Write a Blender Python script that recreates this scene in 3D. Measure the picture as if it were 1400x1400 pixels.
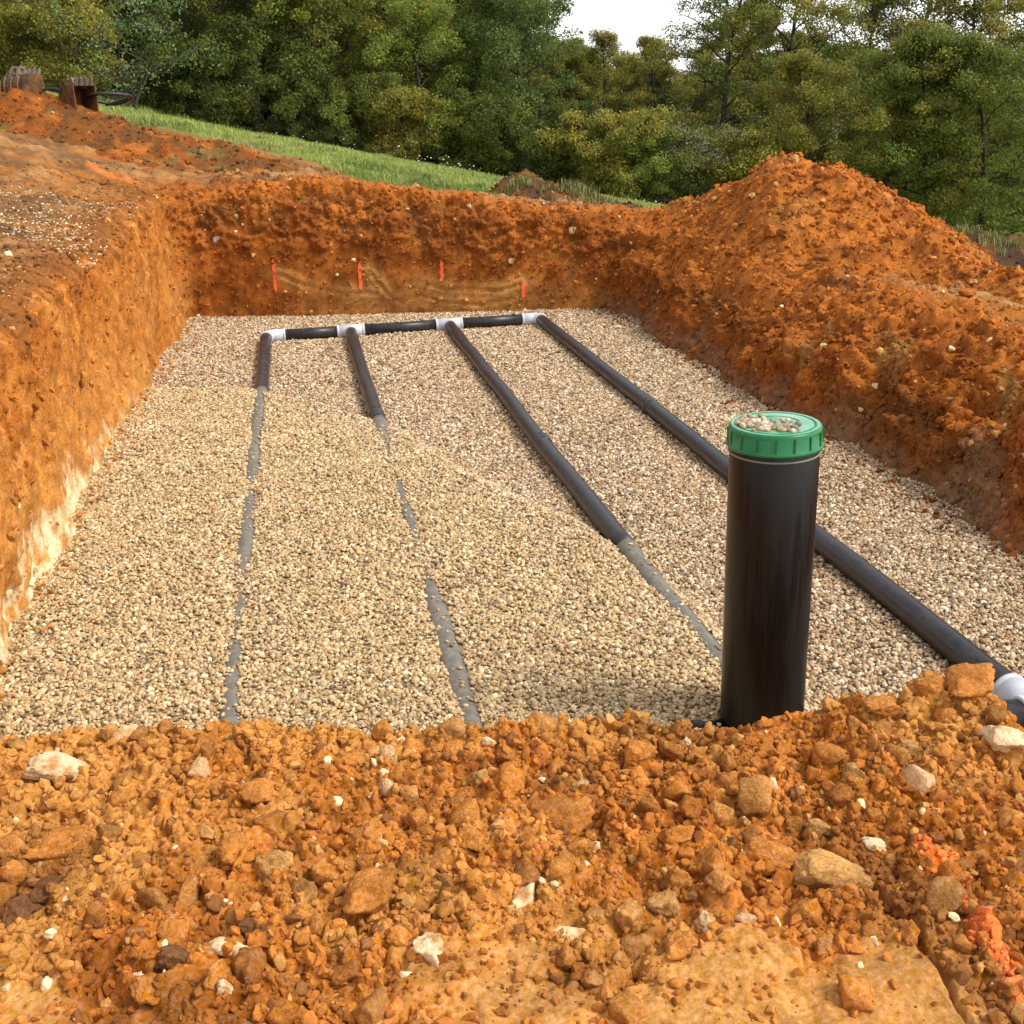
import bpy, math, random
import numpy as np
from mathutils import Vector, Matrix

# ------------------------------------------------------------------ clean
for o in list(bpy.data.objects):
    bpy.data.objects.remove(o)
scene = bpy.context.scene
COL = scene.collection
rng = np.random.default_rng(7)
random.seed(7)

# ------------------------------------------------------------------ camera
CAM_POS = np.array([0.410, 0.0, 2.129])
F_PX = 1470.4                       # focal length in pixels of a 1400 px frame
PITCH, YAW, ROLL = 0.35658, 0.18362, -0.03143
cp, sp, cy, sy = math.cos(PITCH), math.sin(PITCH), math.cos(YAW), math.sin(YAW)
_f = np.array([sy * cp, cy * cp, -sp]); _r = np.array([cy, -sy, 0.0]); _u = np.cross(_r, _f)
_c, _s = math.cos(ROLL), math.sin(ROLL)
_r2 = _c * _r + _s * _u; _u2 = -_s * _r + _c * _u
cam_d = bpy.data.cameras.new('camera'); cam = bpy.data.objects.new('camera', cam_d); COL.objects.link(cam)
M = Matrix(((_r2[0], _u2[0], -_f[0], CAM_POS[0]), (_r2[1], _u2[1], -_f[1], CAM_POS[1]),
            (_r2[2], _u2[2], -_f[2], CAM_POS[2]), (0, 0, 0, 1)))
cam.matrix_world = M
cam_d.sensor_width = 36; cam_d.sensor_fit = 'HORIZONTAL'; cam_d.lens = 36 * F_PX / 1400
cam_d.clip_start = 0.05; cam_d.clip_end = 2000
scene.camera = cam

# ------------------------------------------------------------------ world, sun, exposure
SUN_EL, SUN_AZ = 52, 118            # azimuth clockwise from +Y (the sun stands to the right, a little behind)
w = bpy.data.worlds.new('World'); scene.world = w; w.use_nodes = True
nt = w.node_tree; nt.nodes.clear()
sky = nt.nodes.new('ShaderNodeTexSky'); sky.sky_type = 'NISHITA'; sky.sun_disc = False
sky.sun_elevation = math.radians(SUN_EL); sky.sun_rotation = math.radians(SUN_AZ)
sky.air_density = 1.0; sky.dust_density = 1.0; sky.ozone_density = 1.0
hs = nt.nodes.new('ShaderNodeHueSaturation'); hs.inputs['Saturation'].default_value = 0.15
bg = nt.nodes.new('ShaderNodeBackground'); bg.inputs['Strength'].default_value = 0.13
wo = nt.nodes.new('ShaderNodeOutputWorld')
nt.links.new(sky.outputs[0], hs.inputs['Color']); nt.links.new(hs.outputs[0], bg.inputs['Color'])
nt.links.new(bg.outputs[0], wo.inputs['Surface'])
sl = bpy.data.lights.new('sun', 'SUN'); sl.energy = 1.5; sl.angle = math.radians(18); sl.color = (1.0, 0.93, 0.82)
so = bpy.data.objects.new('sun', sl); COL.objects.link(so)
az, el = math.radians(SUN_AZ), math.radians(SUN_EL)
sdir = Vector((math.sin(az) * math.cos(el), math.cos(az) * math.cos(el), math.sin(el)))
so.rotation_euler = sdir.to_track_quat('Z', 'Y').to_euler(); so.location = (4, -4, 12)
vs = scene.view_settings
vs.view_transform = 'Standard'; vs.look = 'None'; vs.gamma = 1.0; vs.use_curve_mapping = False
vs.exposure = 1.03
scene.render.engine = 'CYCLES'
scene.cycles.max_bounces = 5; scene.cycles.diffuse_bounces = 3; scene.cycles.glossy_bounces = 2; scene.cycles.transmission_bounces = 2

# ------------------------------------------------------------------ numpy noise
def _hash(ix, iy, iz, seed):
    with np.errstate(over='ignore'):
        h = (ix.astype(np.int64) * 374761393 + iy.astype(np.int64) * 668265263 + iz.astype(np.int64) * 2147483647 + seed * 974711) & 0xffffffff
        h = ((h ^ (h >> 13)) * 1274126177) & 0xffffffff
        h = ((h ^ (h >> 16)) * 2246822519) & 0xffffffff
        return (h ^ (h >> 15)) & 0xffffffff

def vnoise(p, seed=0):
    """smooth value noise in -1..1, p is (N,3)"""
    i = np.floor(p).astype(np.int64); f = p - i
    u = f * f * f * (f * (f * 6 - 15) + 10)
    r = 0
    for dx in (0, 1):
        wx = u[:, 0] if dx else 1 - u[:, 0]
        for dy in (0, 1):
            wy = u[:, 1] if dy else 1 - u[:, 1]
            for dz in (0, 1):
                wz = u[:, 2] if dz else 1 - u[:, 2]
                r = r + wx * wy * wz * (_hash(i[:, 0] + dx, i[:, 1] + dy, i[:, 2] + dz, seed) / 2147483648.0 - 1)
    return r

def fbm(p, octaves=4, gain=0.5, lac=2.03, seed=0):
    p = np.asarray(p, float); a, s, t = 1.0, 0.0, 0.0
    for k in range(octaves):
        s = s + a * vnoise(p, seed + k * 17); t += a; a *= gain; p = p * lac + 3.7
    return s / t * 1.6

def worley(p, seed=0):
    """F1, F2 and the random value of the nearest cell"""
    i = np.floor(p).astype(np.int64); f = p - i
    f1 = np.full(len(p), 9.0); f2 = np.full(len(p), 9.0); rid = np.zeros(len(p))
    for dx in (-1, 0, 1):
        for dy in (-1, 0, 1):
            for dz in (-1, 0, 1):
                h = _hash(i[:, 0] + dx, i[:, 1] + dy, i[:, 2] + dz, seed)
                jx = (h & 1023) / 1023.0; jy = ((h >> 10) & 1023) / 1023.0; jz = ((h >> 20) & 1023) / 1023.0
                d = np.sqrt((dx + jx - f[:, 0]) ** 2 + (dy + jy - f[:, 1]) ** 2 + (dz + jz - f[:, 2]) ** 2)
                near = d < f1
                f2 = np.where(near, f1, np.minimum(f2, d)); rid = np.where(near, ((h * 7919) & 0xffff) / 65535.0, rid); f1 = np.where(near, d, f1)
    return f1, f2, rid

def smooth(a, b, x):
    t = np.clip((x - a) / (b - a), 0, 1); return t * t * (3 - 2 * t)

def mixc(a, b, t):
    t = np.clip(np.asarray(t), 0, 1)[..., None]
    return np.asarray(a) * (1 - t) + np.asarray(b) * t

# ------------------------------------------------------------------ object helpers
def tag(o, label=None, cat=None, group=None, kind=None):
    if label: o['label'] = label
    if cat: o['category'] = cat
    if group: o['group'] = group
    if kind: o['kind'] = kind
    return o

def mesh_obj(name, verts, faces, mat=None, parent=None, col=None, smooth_shade=True):
    """verts (N,3) array, faces (M,k) array or list; col = per-vertex RGB"""
    me = bpy.data.meshes.new(name)
    verts = np.asarray(verts, np.float32)
    if isinstance(faces, np.ndarray):
        k = faces.shape[1]; n = len(faces)
        me.vertices.add(len(verts)); me.vertices.foreach_set('co', verts.ravel())
        me.loops.add(n * k); me.loops.foreach_set('vertex_index', faces.astype(np.int32).ravel())
        me.polygons.add(n); me.polygons.foreach_set('loop_start', np.arange(0, n * k, k, dtype=np.int32))
        me.update(calc_edges=True); me.validate()
    else:
        me.from_pydata([tuple(map(float, v)) for v in verts], [], faces); me.update()
    if smooth_shade is not None:
        me.polygons.foreach_set('use_smooth', np.full(len(me.polygons), bool(smooth_shade)))
    if col is not None:
        a = me.attributes.new('Col', 'FLOAT_COLOR', 'POINT')
        c4 = np.ones((len(verts), 4), np.float32); c4[:, :3] = col
        a.data.foreach_set('color', c4.ravel())
    if mat: me.materials.append(mat)
    o = bpy.data.objects.new(name, me); COL.objects.link(o)
    if parent: o.parent = parent
    return o

def empty(name, loc=(0, 0, 0), rz=0):
    o = bpy.data.objects.new(name, None); COL.objects.link(o)
    o.location = loc; o.rotation_euler = (0, 0, rz); o.empty_display_size = 0.1
    return o

def grid_faces(nr, nc, wrap=False):
    r = np.arange(nr - 1)[:, None]; c = np.arange(nc if wrap else nc - 1)[None, :]
    c2 = (c + 1) % nc
    return np.stack([r * nc + c, r * nc + c2, (r + 1) * nc + c2, (r + 1) * nc + c], -1).reshape(-1, 4)

def grid_normals(P):
    du = np.gradient(P, axis=1); dv = np.gradient(P, axis=0)
    n = np.cross(du, dv); return n / (np.linalg.norm(n, axis=-1, keepdims=True) + 1e-9)

def tube(path, radii, sides=20, caps=True):
    """swept tube; returns verts, faces"""
    path = np.asarray(path, float); n = len(path)
    radii = np.broadcast_to(np.asarray(radii, float), (n,))
    t = np.gradient(path, axis=0); t /= np.linalg.norm(t, axis=1, keepdims=True) + 1e-12
    ref = np.array([0, 0, 1.0]) if abs(t[0][2]) < 0.9 else np.array([1.0, 0, 0])
    a = np.cross(t[0], ref); a /= np.linalg.norm(a)
    V = []; ang = np.arange(sides) / sides * 2 * math.pi
    for k in range(n):
        a = a - t[k] * (a @ t[k]); a /= np.linalg.norm(a) + 1e-12; b = np.cross(t[k], a)
        V.append(path[k] + radii[k] * (np.cos(ang)[:, None] * a + np.sin(ang)[:, None] * b))
    V = np.concatenate(V); F = [tuple(int(i) for i in f[::-1]) for f in grid_faces(n, sides, True)]
    if caps:
        F.append(tuple(range(sides))); F.append(tuple(range((n - 1) * sides, n * sides))[::-1])
    return V, F

def lathe(profile, sides=48, centre=(0, 0, 0)):
    """profile list of (r,z); open ends with r=0 close themselves"""
    V = []; ang = np.arange(sides) / sides * 2 * math.pi
    for r, z in profile:
        V.append(np.stack([r * np.cos(ang), r * np.sin(ang), np.full(sides, z)], -1))
    V = np.concatenate(V) + np.array(centre)
    F = [tuple(int(i) for i in f) for f in grid_faces(len(profile), sides, True)]
    F.append(tuple(range((len(profile) - 1) * sides, len(profile) * sides)))
    F.append(tuple(range(sides))[::-1])
    return V, F

def join_vf(parts):
    V = []; F = []; n = 0
    for v, f in parts:
        V.append(np.asarray(v)); F += [tuple(int(i) + n for i in g) for g in f]; n += len(v)
    return np.concatenate(V), F

def box_vf(c, s, rot=None):
    v = np.array([(x, y, z) for x in (-.5, .5) for y in (-.5, .5) for z in (-.5, .5)]) * np.array(s)
    if rot is not None: v = v @ np.array(rot).T
    return v + np.array(c), [(0, 1, 3, 2), (4, 6, 7, 5), (0, 4, 5, 1), (2, 3, 7, 6), (0, 2, 6, 4), (1, 5, 7, 3)]

# ------------------------------------------------------------------ materials
def new_mat(name):
    m = bpy.data.materials.new(name); m.use_nodes = True
    n = m.node_tree; b = n.nodes['Principled BSDF']; return m, n, b

def N(nt, typ, **kw):
    n = nt.nodes.new(typ)
    for k, v in kw.items():
        if k.startswith('in_'):
            key = k[3:]; key = int(key) if key.isdigit() else key
            n.inputs[key].default_value = v
        else: setattr(n, k, v)
    return n

def soil_material(name, source='Col', rough=0.92, bump=0.6, vary=0.55, scale=1.0, spec=0.08, bdist=0.006):
    """soil: colour comes from where it lies (a 'Col' attribute, the object colour or the instance tint), mottled by noise"""
    m, t, b = new_mat(name); L = t.links
    tc = N(t, 'ShaderNodeTexCoord')
    if source == 'Col': src = N(t, 'ShaderNodeAttribute', attribute_name='Col').outputs['Color']
    elif source == 'tint': src = N(t, 'ShaderNodeAttribute', attribute_name='tint', attribute_type='INSTANCER').outputs['Color']
    else: src = N(t, 'ShaderNodeObjectInfo').outputs['Color']
    n1 = N(t, 'ShaderNodeTexNoise', in_Scale=9 * scale, in_Detail=6, in_Roughness=0.65)
    n2 = N(t, 'ShaderNodeTexNoise', in_Scale=70 * scale, in_Detail=4, in_Roughness=0.7)
    n3 = N(t, 'ShaderNodeTexVoronoi', in_Scale=95 * scale)
    vec = N(t, 'ShaderNodeNewGeometry').outputs['Position'] if source == 'object' else tc.outputs['Object']
    for n in (n1, n2, n3): L.new(vec, n.inputs['Vector'])
    mr = N(t, 'ShaderNodeMapRange', in_1=0.3, in_2=0.7, in_3=1 - vary * .6, in_4=1 + vary * .6); L.new(n1.outputs[0], mr.inputs[0])
    mr2 = N(t, 'ShaderNodeMapRange', in_1=0.25, in_2=0.75, in_3=1 - vary * .5, in_4=1 + vary * .5); L.new(n2.outputs[0], mr2.inputs[0])
    mu = N(t, 'ShaderNodeMath', operation='MULTIPLY'); L.new(mr.outputs[0], mu.inputs[0]); L.new(mr2.outputs[0], mu.inputs[1])
    vm = N(t, 'ShaderNodeVectorMath', operation='SCALE'); L.new(src, vm.inputs[0]); L.new(mu.outputs[0], vm.inputs['Scale'])
    # hue drift between orange and tan grains
    hue = N(t, 'ShaderNodeHueSaturation'); hm = N(t, 'ShaderNodeMapRange', in_1=0.3, in_2=0.7, in_3=1.12, in_4=0.86)
    L.new(n2.outputs[0], hm.inputs[0]); L.new(hm.outputs[0], hue.inputs['Saturation']); L.new(vm.outputs[0], hue.inputs['Color'])
    L.new(hue.outputs[0], b.inputs['Base Color'])
    b.inputs['Roughness'].default_value = rough; b.inputs['Specular IOR Level'].default_value = spec
    add = N(t, 'ShaderNodeMath', operation='MULTIPLY_ADD'); L.new(n3.outputs['Distance'], add.inputs[0]); add.inputs[1].default_value =   .25 if source == 'object' else .45; L.new(n2.outputs[0], add.inputs[2])
    bp = N(t, 'ShaderNodeBump', in_Strength=bump, in_Distance=bdist); L.new(add.outputs[0], bp.inputs['Height'])
    L.new(bp.outputs[0], b.inputs['Normal'])
    return m

def plain_material(name, color, rough=0.5, spec=0.5, dirt=None, dirt_amt=0.4, dirt_scale=14, bump=0.0, metallic=0.0, stretch=None):
    m, t, b = new_mat(name); L = t.links
    tc = N(t, 'ShaderNodeTexCoord')
    vec = tc.outputs['Object']
    if stretch:
        mp = N(t, 'ShaderNodeMapping'); mp.inputs['Scale'].default_value = stretch; L.new(vec, mp.inputs[0]); vec = mp.outputs[0]
    n1 = N(t, 'ShaderNodeTexNoise', in_Scale=dirt_scale, in_Detail=7, in_Roughness=0.7); L.new(vec, n1.inputs['Vector'])
    cr = N(t, 'ShaderNodeMapRange', in_1=0.42, in_2=0.75, in_3=0.0, in_4=dirt_amt); L.new(n1.outputs[0], cr.inputs[0])
    mx = N(t, 'ShaderNodeMix', data_type='RGBA'); L.new(cr.outputs[0], mx.inputs['Factor'])
    mx.inputs['A'].default_value = (*color, 1); mx.inputs['B'].default_value = (*(dirt or color), 1)
    L.new(mx.outputs['Result'], b.inputs['Base Color'])
    rr = N(t, 'ShaderNodeMapRange', in_1=0.3, in_2=0.7, in_3=max(0, rough - .1), in_4=min(1, rough + .2)); L.new(n1.outputs[0], rr.inputs[0])
    L.new(rr.outputs[0], b.inputs['Roughness'])
    b.inputs['Specular IOR Level'].default_value = spec; b.inputs['Metallic'].default_value = metallic
    if bump:
        bp = N(t, 'ShaderNodeBump', in_Strength=bump, in_Distance=0.003); L.new(n1.outputs[0], bp.inputs['Height']); L.new(bp.outputs[0], b.inputs['Normal'])
    return m

O1 = np.array((0.45, 0.160, 0.027)); O2 = np.array((0.28, 0.085, 0.013)); BR = np.array((0.16, 0.066, 0.020))
TAN = np.array((0.53, 0.265, 0.075)); CREAM = np.array((0.80, 0.64, 0.37)); TOP = np.array((0.075, 0.040, 0.024))
YEL = np.array((0.54, 0.250, 0.058)); PAINT = np.array((0.92, 0.20, 0.04))
OD = np.array((.365, .115, .016)); OE = np.array((.225, .064, .010))
GRASS = np.array((0.19, 0.25, 0.05))

M_SOIL = soil_material('clay_ground_mat', 'Col')
M_CLOD = soil_material('clod_mat', 'object', bump=1.0, scale=1.3, vary=0.6, bdist=.007)
def stone_material(name):
    m, t, b = new_mat(name); L = t.links
    pos = N(t, 'ShaderNodeNewGeometry').outputs['Position']; oi = N(t, 'ShaderNodeObjectInfo')
    a = N(t, 'ShaderNodeTexNoise', in_Scale=26, in_Detail=5, in_Roughness=.65); c = N(t, 'ShaderNodeTexNoise', in_Scale=120, in_Detail=3)
    L.new(pos, a.inputs['Vector']); L.new(pos, c.inputs['Vector'])
    f = N(t, 'ShaderNodeMapRange', in_1=.46, in_2=.62, in_3=0., in_4=.8); L.new(a.outputs[0], f.inputs[0])
    mx = N(t, 'ShaderNodeMix', data_type='RGBA'); L.new(f.outputs[0], mx.inputs['Factor']); L.new(oi.outputs['Color'], mx.inputs['A']); mx.inputs['B'].default_value = (.47, .20, .045, 1)
    L.new(mx.outputs['Result'], b.inputs['Base Color']); b.inputs['Roughness'].default_value = .9; b.inputs['Specular IOR Level'].default_value = .12
    bp = N(t, 'ShaderNodeBump', in_Strength=.8, in_Distance=.005); L.new(c.outputs[0], bp.inputs['Height']); L.new(bp.outputs[0], b.inputs['Normal']); return m
M_STONE = stone_material('limestone_mat')
M_CRUMB = soil_material('crumb_mat', 'tint', bump=0.6, scale=.09, vary=0.4, bdist=.0015)
M_HEAP = soil_material('heap_mat', 'Col', bump=0.8)

def tint_material(name, rough, vary, scale, spec=0.4):
    m, t, b = new_mat(name); L = t.links
    at = N(t, 'ShaderNodeAttribute', attribute_name='tint', attribute_type='INSTANCER')
    tc = N(t, 'ShaderNodeTexCoord'); n = N(t, 'ShaderNodeTexNoise', in_Scale=scale, in_Detail=3); L.new(tc.outputs['Object'], n.inputs['Vector'])
    mr = N(t, 'ShaderNodeMapRange', in_1=0.3, in_2=0.7, in_3=1 - vary, in_4=1 + vary); L.new(n.outputs[0], mr.inputs[0])
    vm = N(t, 'ShaderNodeVectorMath', operation='SCALE'); L.new(at.outputs['Color'], vm.inputs[0]); L.new(mr.outputs[0], vm.inputs['Scale'])
    L.new(vm.outputs[0], b.inputs['Base Color']); b.inputs['Roughness'].default_value = rough; b.inputs['Specular IOR Level'].default_value = spec
    return m
M_PEBBLE = tint_material('pebble_mat', 0.55, 0.25, 1.5, 0.4)
M_BLADE = tint_material('grass_blade_mat', 0.6, 0.2, 4, 0.3)

# ------------------------------------------------------------------ scatter (one object, instanced by geometry nodes)
def source_object(name, verts, faces, mat, smooth_shade=True):
    o = mesh_obj(name, verts, faces, mat, smooth_shade=smooth_shade)
    COL.objects.unlink(o)
    return o

def scatter(name, pts, rots, scls, vid, tints, sources, parent=None):
    me = bpy.data.meshes.new(name); n = len(pts)
    me.vertices.add(n); me.vertices.foreach_set('co', np.asarray(pts, np.float32).ravel())
    for an, ty, data, key in (('rot', 'FLOAT_VECTOR', rots, 'vector'), ('scl', 'FLOAT_VECTOR', scls, 'vector'), ('vid', 'INT', vid, 'value')):
        a = me.attributes.new(an, ty, 'POINT'); a.data.foreach_set(key, np.asarray(data, np.int32 if ty == 'INT' else np.float32).ravel())
    a = me.attributes.new('tint', 'FLOAT_COLOR', 'POINT'); c4 = np.ones((n, 4), np.float32); c4[:, :3] = tints; a.data.foreach_set('color', c4.ravel())
    o = bpy.data.objects.new(name, me); COL.objects.link(o)
    if parent: o.parent = parent
    g = bpy.data.node_groups.new(name + '_nodes', 'GeometryNodeTree')
    g.interface.new_socket('Geometry', in_out='INPUT', socket_type='NodeSocketGeometry')
    g.interface.new_socket('Geometry', in_out='OUTPUT', socket_type='NodeSocketGeometry')
    gi = g.nodes.new('NodeGroupInput'); go = g.nodes.new('NodeGroupOutput')
    jn = g.nodes.new('GeometryNodeJoinGeometry')
    for s in sources:
        oi = g.nodes.new('GeometryNodeObjectInfo'); oi.inputs['Object'].default_value = s; oi.inputs['As Instance'].default_value = True
        g.links.new(oi.outputs['Geometry'], jn.inputs[0])
    ip = g.nodes.new('GeometryNodeInstanceOnPoints')
    def na(nm, ty):
        x = g.nodes.new('GeometryNodeInputNamedAttribute'); x.data_type = ty; x.inputs['Name'].default_value = nm
        return [s for s in x.outputs if s.name == 'Attribute' and s.enabled][0]
    g.links.new(gi.outputs[0], ip.inputs['Points']); g.links.new(jn.outputs[0], ip.inputs['Instance'])
    ip.inputs['Pick Instance'].default_value = True
    g.links.new(na('vid', 'INT'), ip.inputs['Instance Index'])
    g.links.new(na('rot', 'FLOAT_VECTOR'), ip.inputs['Rotation']); g.links.new(na('scl', 'FLOAT_VECTOR'), ip.inputs['Scale'])
    g.links.new(ip.outputs[0], go.inputs[0])
    md = o.modifiers.new('scatter', 'NODES'); md.node_group = g
    return o

def ico(sub):
    import bmesh
    bm = bmesh.new(); bmesh.ops.create_icosphere(bm, subdivisions=sub, radius=1.0)
    v = np.array([x.co[:] for x in bm.verts]); f = np.array([[x.index for x in p.verts] for p in bm.faces]); bm.free()
    return v, f
ICO = {k: ico(k) for k in (1, 2, 3, 4)}

def clod_verts(sub, seed, cuts=7, rough=0.12, lump=0.18, depth=0.72):
    """lumpy, partly faceted earth clod with radius about 1"""
    r = np.random.default_rng(seed); v = ICO[sub][0].copy()
    v *= (1 + lump * fbm(v * 1.3 + seed, 2, seed=seed))[:, None]
    for _ in range(cuts):
        n = r.normal(size=3); n /= np.linalg.norm(n); d = r.uniform(depth - .1, depth + .16)
        over = np.maximum(0, v @ n - d); v -= 0.9 * over[:, None] * n
    v *= (1 + rough * fbm(v * 3.2 + seed, 4, 0.6, seed=seed + 5))[:, None]
    if sub > 2: v *= (1 + .035 * fbm(v * 11 + seed, 2, 0.6, seed=seed + 6))[:, None]
    return v

# ------------------------------------------------------------------ terrain
CTRL = np.array([
    (-1.1, -4, 1.2), (-1.1, 2, 1.25), (-1.1, 6, 1.29), (-1.1, 10, 1.33), (-.95, 12.9, 1.40),
    (.4, 12.75, 1.45), (1.7, 12.5, 1.31), (2.8, 12.25, 1.16), (4.4, 12., 1.0),
    (-3, 6, 1.45), (-3, 10, 1.6), (-2.4, 13, 1.85), (-5, 13, 2.35), (-6, 6, 1.9),
    (-1, 15.5, 1.72), (.5, 16, 1.6), (1.55, 14.8, 1.25), (3.2, 15, 1.02),
    (4.3, 8, .85), (4.3, 4.5, .76), (4.3, -4, .65), (6, 9, .6), (6.5, 5, .45), (8, 8, .25), (8.4, 15, .2), (11.3, 15, -.4), (7, 12, .5),
    (-7.5, 38, 3.5), (-4.8, 38, 2.86), (-1.07, 38, 1.55), (2.86, 38, .6), (6.3, 38, 0), (8.3, 38, -.45), (10.7, 38, -.95), (20.5, 38, -2.5), (28, 38, -3.3), (-15, 38, 5.2),
    (-30, 80, 9), (0, 80, 4), (30, 80, -2), (-60, 0, 8), (60, 0, -6), (60, 60, -6), (0, -40, .5), (-40, -40, 3), (40, -40, -3)], float)
def _tps(r2): return np.where(r2 > 1e-12, r2 * np.log(r2 + 1e-12), 0)
_d2 = ((CTRL[:, None, :2] - CTRL[None, :, :2]) ** 2).sum(-1); _n = len(CTRL)
_A = np.zeros((_n + 3, _n + 3)); _A[:_n, :_n] = _tps(_d2) + 2.0 * np.eye(_n) * .02
_A[:_n, _n] = 1; _A[:_n, _n + 1:] = CTRL[:, :2]; _A[_n, :_n] = 1; _A[_n + 1:, :_n] = CTRL[:, :2].T
_W = np.linalg.solve(_A, np.concatenate([CTRL[:, 2], np.zeros(3)]))
def terrain(x, y):
    x = np.asarray(x, float); y = np.asarray(y, float); sh = x.shape; x = x.ravel(); y = y.ravel()
    r = np.sqrt(x * x + y * y); k = np.minimum(1, 95 / np.maximum(r, 1e-6)); xx = x * k; yy = y * k
    out = np.zeros(len(xx))
    for i in range(0, len(xx), 60000):
        q = slice(i, i + 60000)
        d2 = (xx[q, None] - CTRL[None, :, 0]) ** 2 + (yy[q, None] - CTRL[None, :, 1]) ** 2
        out[q] = _tps(d2) @ _W[:_n] + _W[_n] + _W[_n + 1] * xx[q] + _W[_n + 2] * yy[q]
    return out.reshape(sh)

def grass_edge(x):
    return np.interp(x, [-9, -3, -.5, .5, 1.6, 3, 5, 9, 14], [20, 19.5, 17.2, 16, 14.7, 14.0, 13.8, 13.5, 12])
# ------------------------------------------------------------------ the excavation: floor outline, walls and the land around it, one continuous sheet
def seg_dist(px, pz, line):
    best = np.full(px.shape, 9.0); tt = np.zeros(px.shape); acc = 0
    for (x0, z0), (x1, z1) in zip(line[:-1], line[1:]):
        dx, dz = x1 - x0, z1 - z0; l2 = dx * dx + dz * dz
        t = np.clip(((px - x0) * dx + (pz - z0) * dz) / l2, 0, 1)
        d = np.hypot(px - x0 - t * dx, pz - z0 - t * dz)
        tt = np.where(d < best, acc + t * math.sqrt(l2), tt); best = np.minimum(best, d); acc += math.sqrt(l2)
    return best, tt

def geo(a, b, s0, s1):
    L = abs(b - a); n = max(2, int(L / ((s0 + s1) / 2))); t = np.linspace(0, 1, n + 1)
    u = s0 * t + (s1 - s0) * t * t / 2; return a + (b - a) * u / u[-1]

FARN = np.array((0.23, 0.973)); FARN /= np.linalg.norm(FARN)
def far_y(x): return 12.72 - 0.236 * (x - 0)          # floor line of the far wall
path = []; nrm = []; side = []
RC = 0.16
def add(p, n, s): path.append(p); nrm.append(n); side.append(s)
for y in np.linspace(-5, 3.4, 26)[:-1]: add((-.95, y), (-1, 0), (1, 0, 0))
for y in geo(3.4, 12.72, .012, .021): add((-.95, y), (-1, 0), (1, 0, 0))
a0, a1 = math.pi, math.atan2(FARN[1], FARN[0])
cc = np.array((-.95 + RC, 12.72))
for k in range(1, 36):
    t = k / 36; a = a0 + (a1 - a0) * t; add(tuple(cc + RC * np.array((math.cos(a), math.sin(a)))), (math.cos(a), math.sin(a)), (1 - t, t, 0))
p0 = cc + RC * FARN; tdir = np.array((FARN[1], -FARN[0])); Lf = (3.78 - RC * 1.0 - p0[0]) / tdir[0]
for s in np.arange(0, Lf, .0155): add(tuple(p0 + tdir * s), tuple(FARN), (0, 1, 0))
pe = p0 + tdir * Lf; cc = pe - RC * FARN
for k in range(1, 36):
    t = k / 36; a = a1 * (1 - t); add(tuple(cc + RC * np.array((math.cos(a), math.sin(a)))), (math.cos(a), math.sin(a)), (0, 1 - t, t))
xr = cc[0] + RC
for y in geo(cc[1], 3.6, .020, .014): add((xr, y), (1, 0), (0, 0, 1))
for y in np.linspace(3.6, -5, 26)[1:]: add((xr, y), (1, 0), (0, 0, 1))
path = np.array(path); nrm = np.array(nrm); side = np.array(side); NC = len(path)
ker = np.hanning(41); ker /= ker.sum()
for k in range(3):
    side[:, k] = np.convolve(np.pad(side[:, k], 20, mode='edge'), ker, 'valid')
side /= side.sum(1, keepdims=True)
PROF = np.array([[(0, -.09), (.02, .33), (.035, .68), (.06, .92), (.20, 1.0)],
                 [(0, -.09), (.03, .33), (.08, .60), (.17, .86), (.36, 1.0)],
                 [(0, -.09), (.15, .33), (.32, .60), (.58, .84), (1.05, 1.0)]])
pr = np.einsum('ck,kij->cij', side, PROF)
wig = 0.05 * fbm(np.c_[path * 0.9, np.zeros(NC)], 3, seed=3)
rimd = pr[:, -1, 0]
Zr = terrain(path[:, 0] + nrm[:, 0] * rimd, path[:, 1] + nrm[:, 1] * rimd)
NW = 88
u = np.linspace(0, 1, NW)
ui = u * 4; i0 = np.minimum(ui.astype(int), 3); fr = ui - i0
frs = fr                                            # piecewise between the profile points
dW = pr[:, i0, 0] * (1 - frs) + pr[:, i0 + 1, 0] * frs
zf = pr[:, i0, 1] * (1 - frs) + pr[:, i0 + 1, 1] * frs
zW = zf * Zr[:, None]
steps = []; s = .016
while sum(steps) < 4.2: steps.append(s); s *= 1.031
while sum(steps) < 420: steps.append(s); s *= 1.13
dT = np.cumsum(steps)
D = np.concatenate([dW, rimd[:, None] + dT[None, :]], 1)
X = path[:, 0, None] + nrm[:, 0, None] * (D + wig[:, None] * np.exp(-D)); Y = path[:, 1, None] + nrm[:, 1, None] * (D + wig[:, None] * np.exp(-D))
Z = np.concatenate([zW, terrain(X[:, NW:], Y[:, NW:])], 1)
P = np.stack([X, Y, Z], -1).transpose(1, 0, 2)       # rows x cols
NR = P.shape[0]
nn = grid_normals(P)
if nn[NW + 5, :, 2].mean() < 0: nn = -nn; FLIP = True
else: FLIP = False
fl = P.reshape(-1, 3); dd = D.T.ravel(); SL = np.tile(side, (NR, 1)); wl, wf, wr = SL.T
zrel = np.clip(fl[:, 2] / np.tile(Zr, NR), -1, 1.5)
rows = np.repeat(np.arange(NR), NC); wall = np.where(rows < NW, 1.0, np.exp(-np.maximum(0, dd - np.tile(rimd, NR)) / .25))
gmask = smooth(-.5, .5, fl[:, 1] - grass_edge(fl[:, 0]) + 0.5 * fbm(fl * 1.2, 3, seed=8)) * (rows >= NW)
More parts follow.
